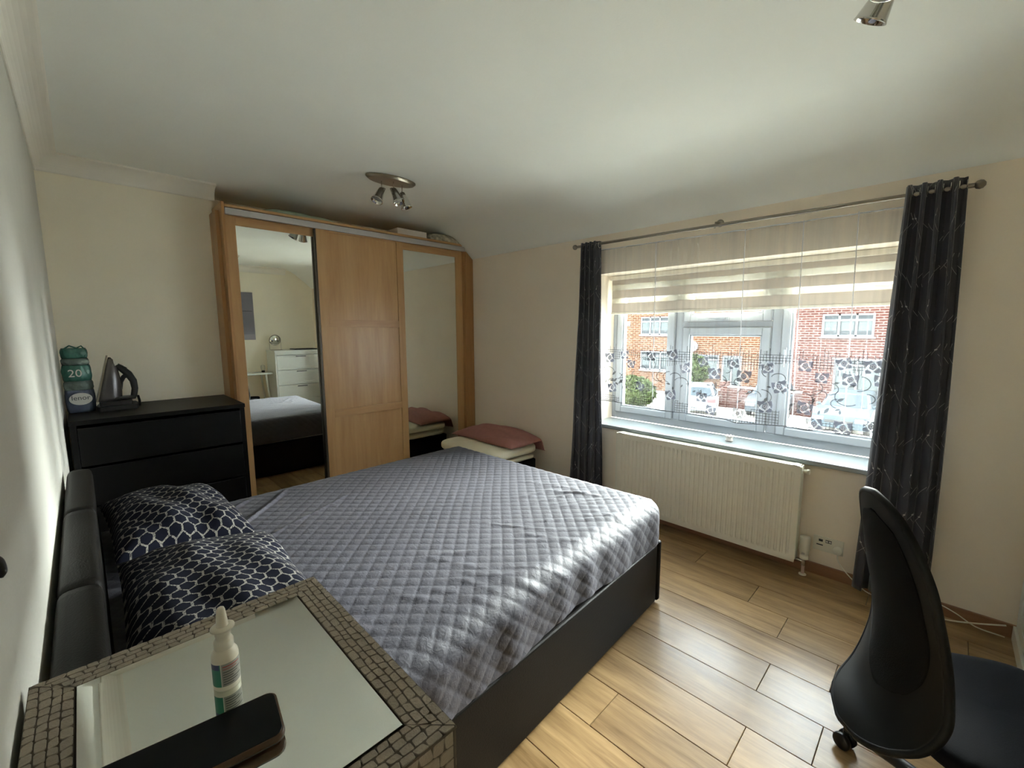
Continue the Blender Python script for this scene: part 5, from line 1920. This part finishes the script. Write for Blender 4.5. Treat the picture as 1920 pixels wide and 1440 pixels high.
def car(x, y, heading, paint, label, L=4.2, W=1.78, rear=True):
    """hatchback; local +x is the end that faces the window"""
    t = thing('parked_car', (x, y, GZ), label, 'car')
    Mx = Matrix.Translation((x, y, GZ)) @ Euler((0, 0, heading)).to_matrix().to_4x4()
    h = W / 2
    # side profile (x along the car, z up): rear end at x = 0
    low = [(0, .35), (.02, .70), (.05, .95), (L - .9, .98), (L - .15, .78), (L, .55), (L - .03, .30), (.02, .28)]
    st_ = []
    ys = [-h, -h + .06, h - .06, h]
    sc = [.94, 1, 1, .94]
    mb_ = MB()
    n = len(low)
    vs = []
    for yy, k in zip(ys, sc):
        for a, z in low:
            vs.append(Mx @ Vector((L / 2 + (a - L / 2) * k, yy, .62 + (z - .62) * k)))
    fs = [(j * n + i, j * n + (i + 1) % n, (j + 1) * n + (i + 1) % n, (j + 1) * n + i) for j in range(3) for i in range(n)]
    mb_.add(vs, fs, True)
    mb_.add(vs, [tuple(range(n))[::-1], tuple(range(3 * n, 4 * n))])
    mb_.build('body', paint, t, bevel=.03)
    # cabin
    b0, b1, t0, t1 = .05, L - 1.35, .42, L - 2.15
    zb, zt_ = .94, 1.46
    yb, yt = h - .06, h - .24
    cab = [Vector((b0, -yb, zb)), Vector((b1, -yb, zb)), Vector((b1, yb, zb)), Vector((b0, yb, zb)),
           Vector((t0, -yt, zt_)), Vector((t1, -yt, zt_)), Vector((t1, yt, zt_)), Vector((t0, yt, zt_))]
    MB().add([Mx @ v for v in cab], [(0, 3, 2, 1), (4, 5, 6, 7)] + [(i, (i + 1) % 4, 4 + (i + 1) % 4, 4 + i) for i in range(4)]).build('cabin', paint, t, bevel=.05, seg=3)

    def facepanel(i0, i1, i2, i3, k0, k1, nm, m_, s0=.08, s1=.92, off=.012):
        A, B, C_, D = cab[i0], cab[i1], cab[i2], cab[i3]   # A,B bottom; D,C top
        def P_(a, b_): return (A * (1 - a) + B * a) * (1 - b_) + (D * (1 - a) + C_ * a) * b_
        nrm = (B - A).cross(D - A).normalized()
        cen = Vector((L / 2, 0, 1.1))
        if nrm.dot(P_(.5, .5) - cen) < 0: nrm = -nrm
        q = [P_(s0, k0), P_(s1, k0), P_(s1, k1), P_(s0, k1)]
        vs_ = [Mx @ (p + nrm * .001) for p in q] + [Mx @ (p + nrm * off) for p in q]
        MB().add(vs_, [(0, 3, 2, 1), (4, 5, 6, 7)] + [(i, (i + 1) % 4, 4 + (i + 1) % 4, 4 + i) for i in range(4)]).build(nm, m_, t)
    facepanel(3, 0, 4, 7, .15, .88, 'rear_screen', MT['carglass'])
    facepanel(1, 2, 6, 5, .08, .92, 'windscreen', MT['carglass'])
    facepanel(0, 1, 5, 4, .12, .85, 'side_window', MT['carglass'])
    facepanel(2, 3, 7, 6, .12, .85, 'side_window', MT['carglass'])
    for wx in (.75, L - .8):
        for sg in (-1, 1):
            q = Matrix.Translation((wx, sg * (h - .1), .31)) @ Euler((PI / 2, 0, 0)).to_matrix().to_4x4()
            MB().lathe([(0, -.1), (.30, -.1), (.31, -.07), (.31, .07), (.30, .1), (0, .1)], n=22, M=Mx @ q).build('wheel', MT['tyre'], t)
    for sg in (-1, 1):
        y0, y1 = (h - .42, h - .06) if sg > 0 else (-h + .06, -h + .42)
        MB().box(-.03, .05, y0, y1, .74, .92, Mx).build('tail_light', MT['redlens'], t, bevel=.01)
        MB().box(L - .16, L + .02, y0, y1, .58, .70, Mx).build('headlight', MT['print_white'], t, bevel=.01)
    MB().box(-.03, .02, -.26, .26, .62, .73, Mx).build('rear_plate', MT['plate'], t)
    MB().box(-.06, .06, -h + .05, h - .05, .30, .52, Mx).build('rear_bumper', paint, t, bevel=.03)
    MB().box(L - .08, L + .05, -h + .05, h - .05, .30, .50, Mx).build('front_bumper', paint, t, bevel=.03)
    MB().box(L - .04, L + .03, -.45, .45, .50, .62, Mx).build('grille', MT['tyre'], t, bevel=.01)
    for sg in (-1, 1):
        MB().box(L - 1.55, L - 1.45, sg * (h + .02) - .08, sg * (h + .02) + .08, .98, 1.08, Mx).build('wing_mirror', paint, t, bevel=.02)
    return t


car(20.7, 8.25, math.radians(19), MT['carwhite'], 'white hatchback parked rear-on across the street, centre pane')
car(25.0, 2.75, math.radians(180), MT['carsilver'], 'pale silver-blue car facing the window, right pane', W=1.85)
car(26.5, 6.3, math.radians(188), MT['cardark'], 'dark grey car half hidden behind the right mullion')

# make sure every thing's transform is settled
bpy.context.view_layer.update()
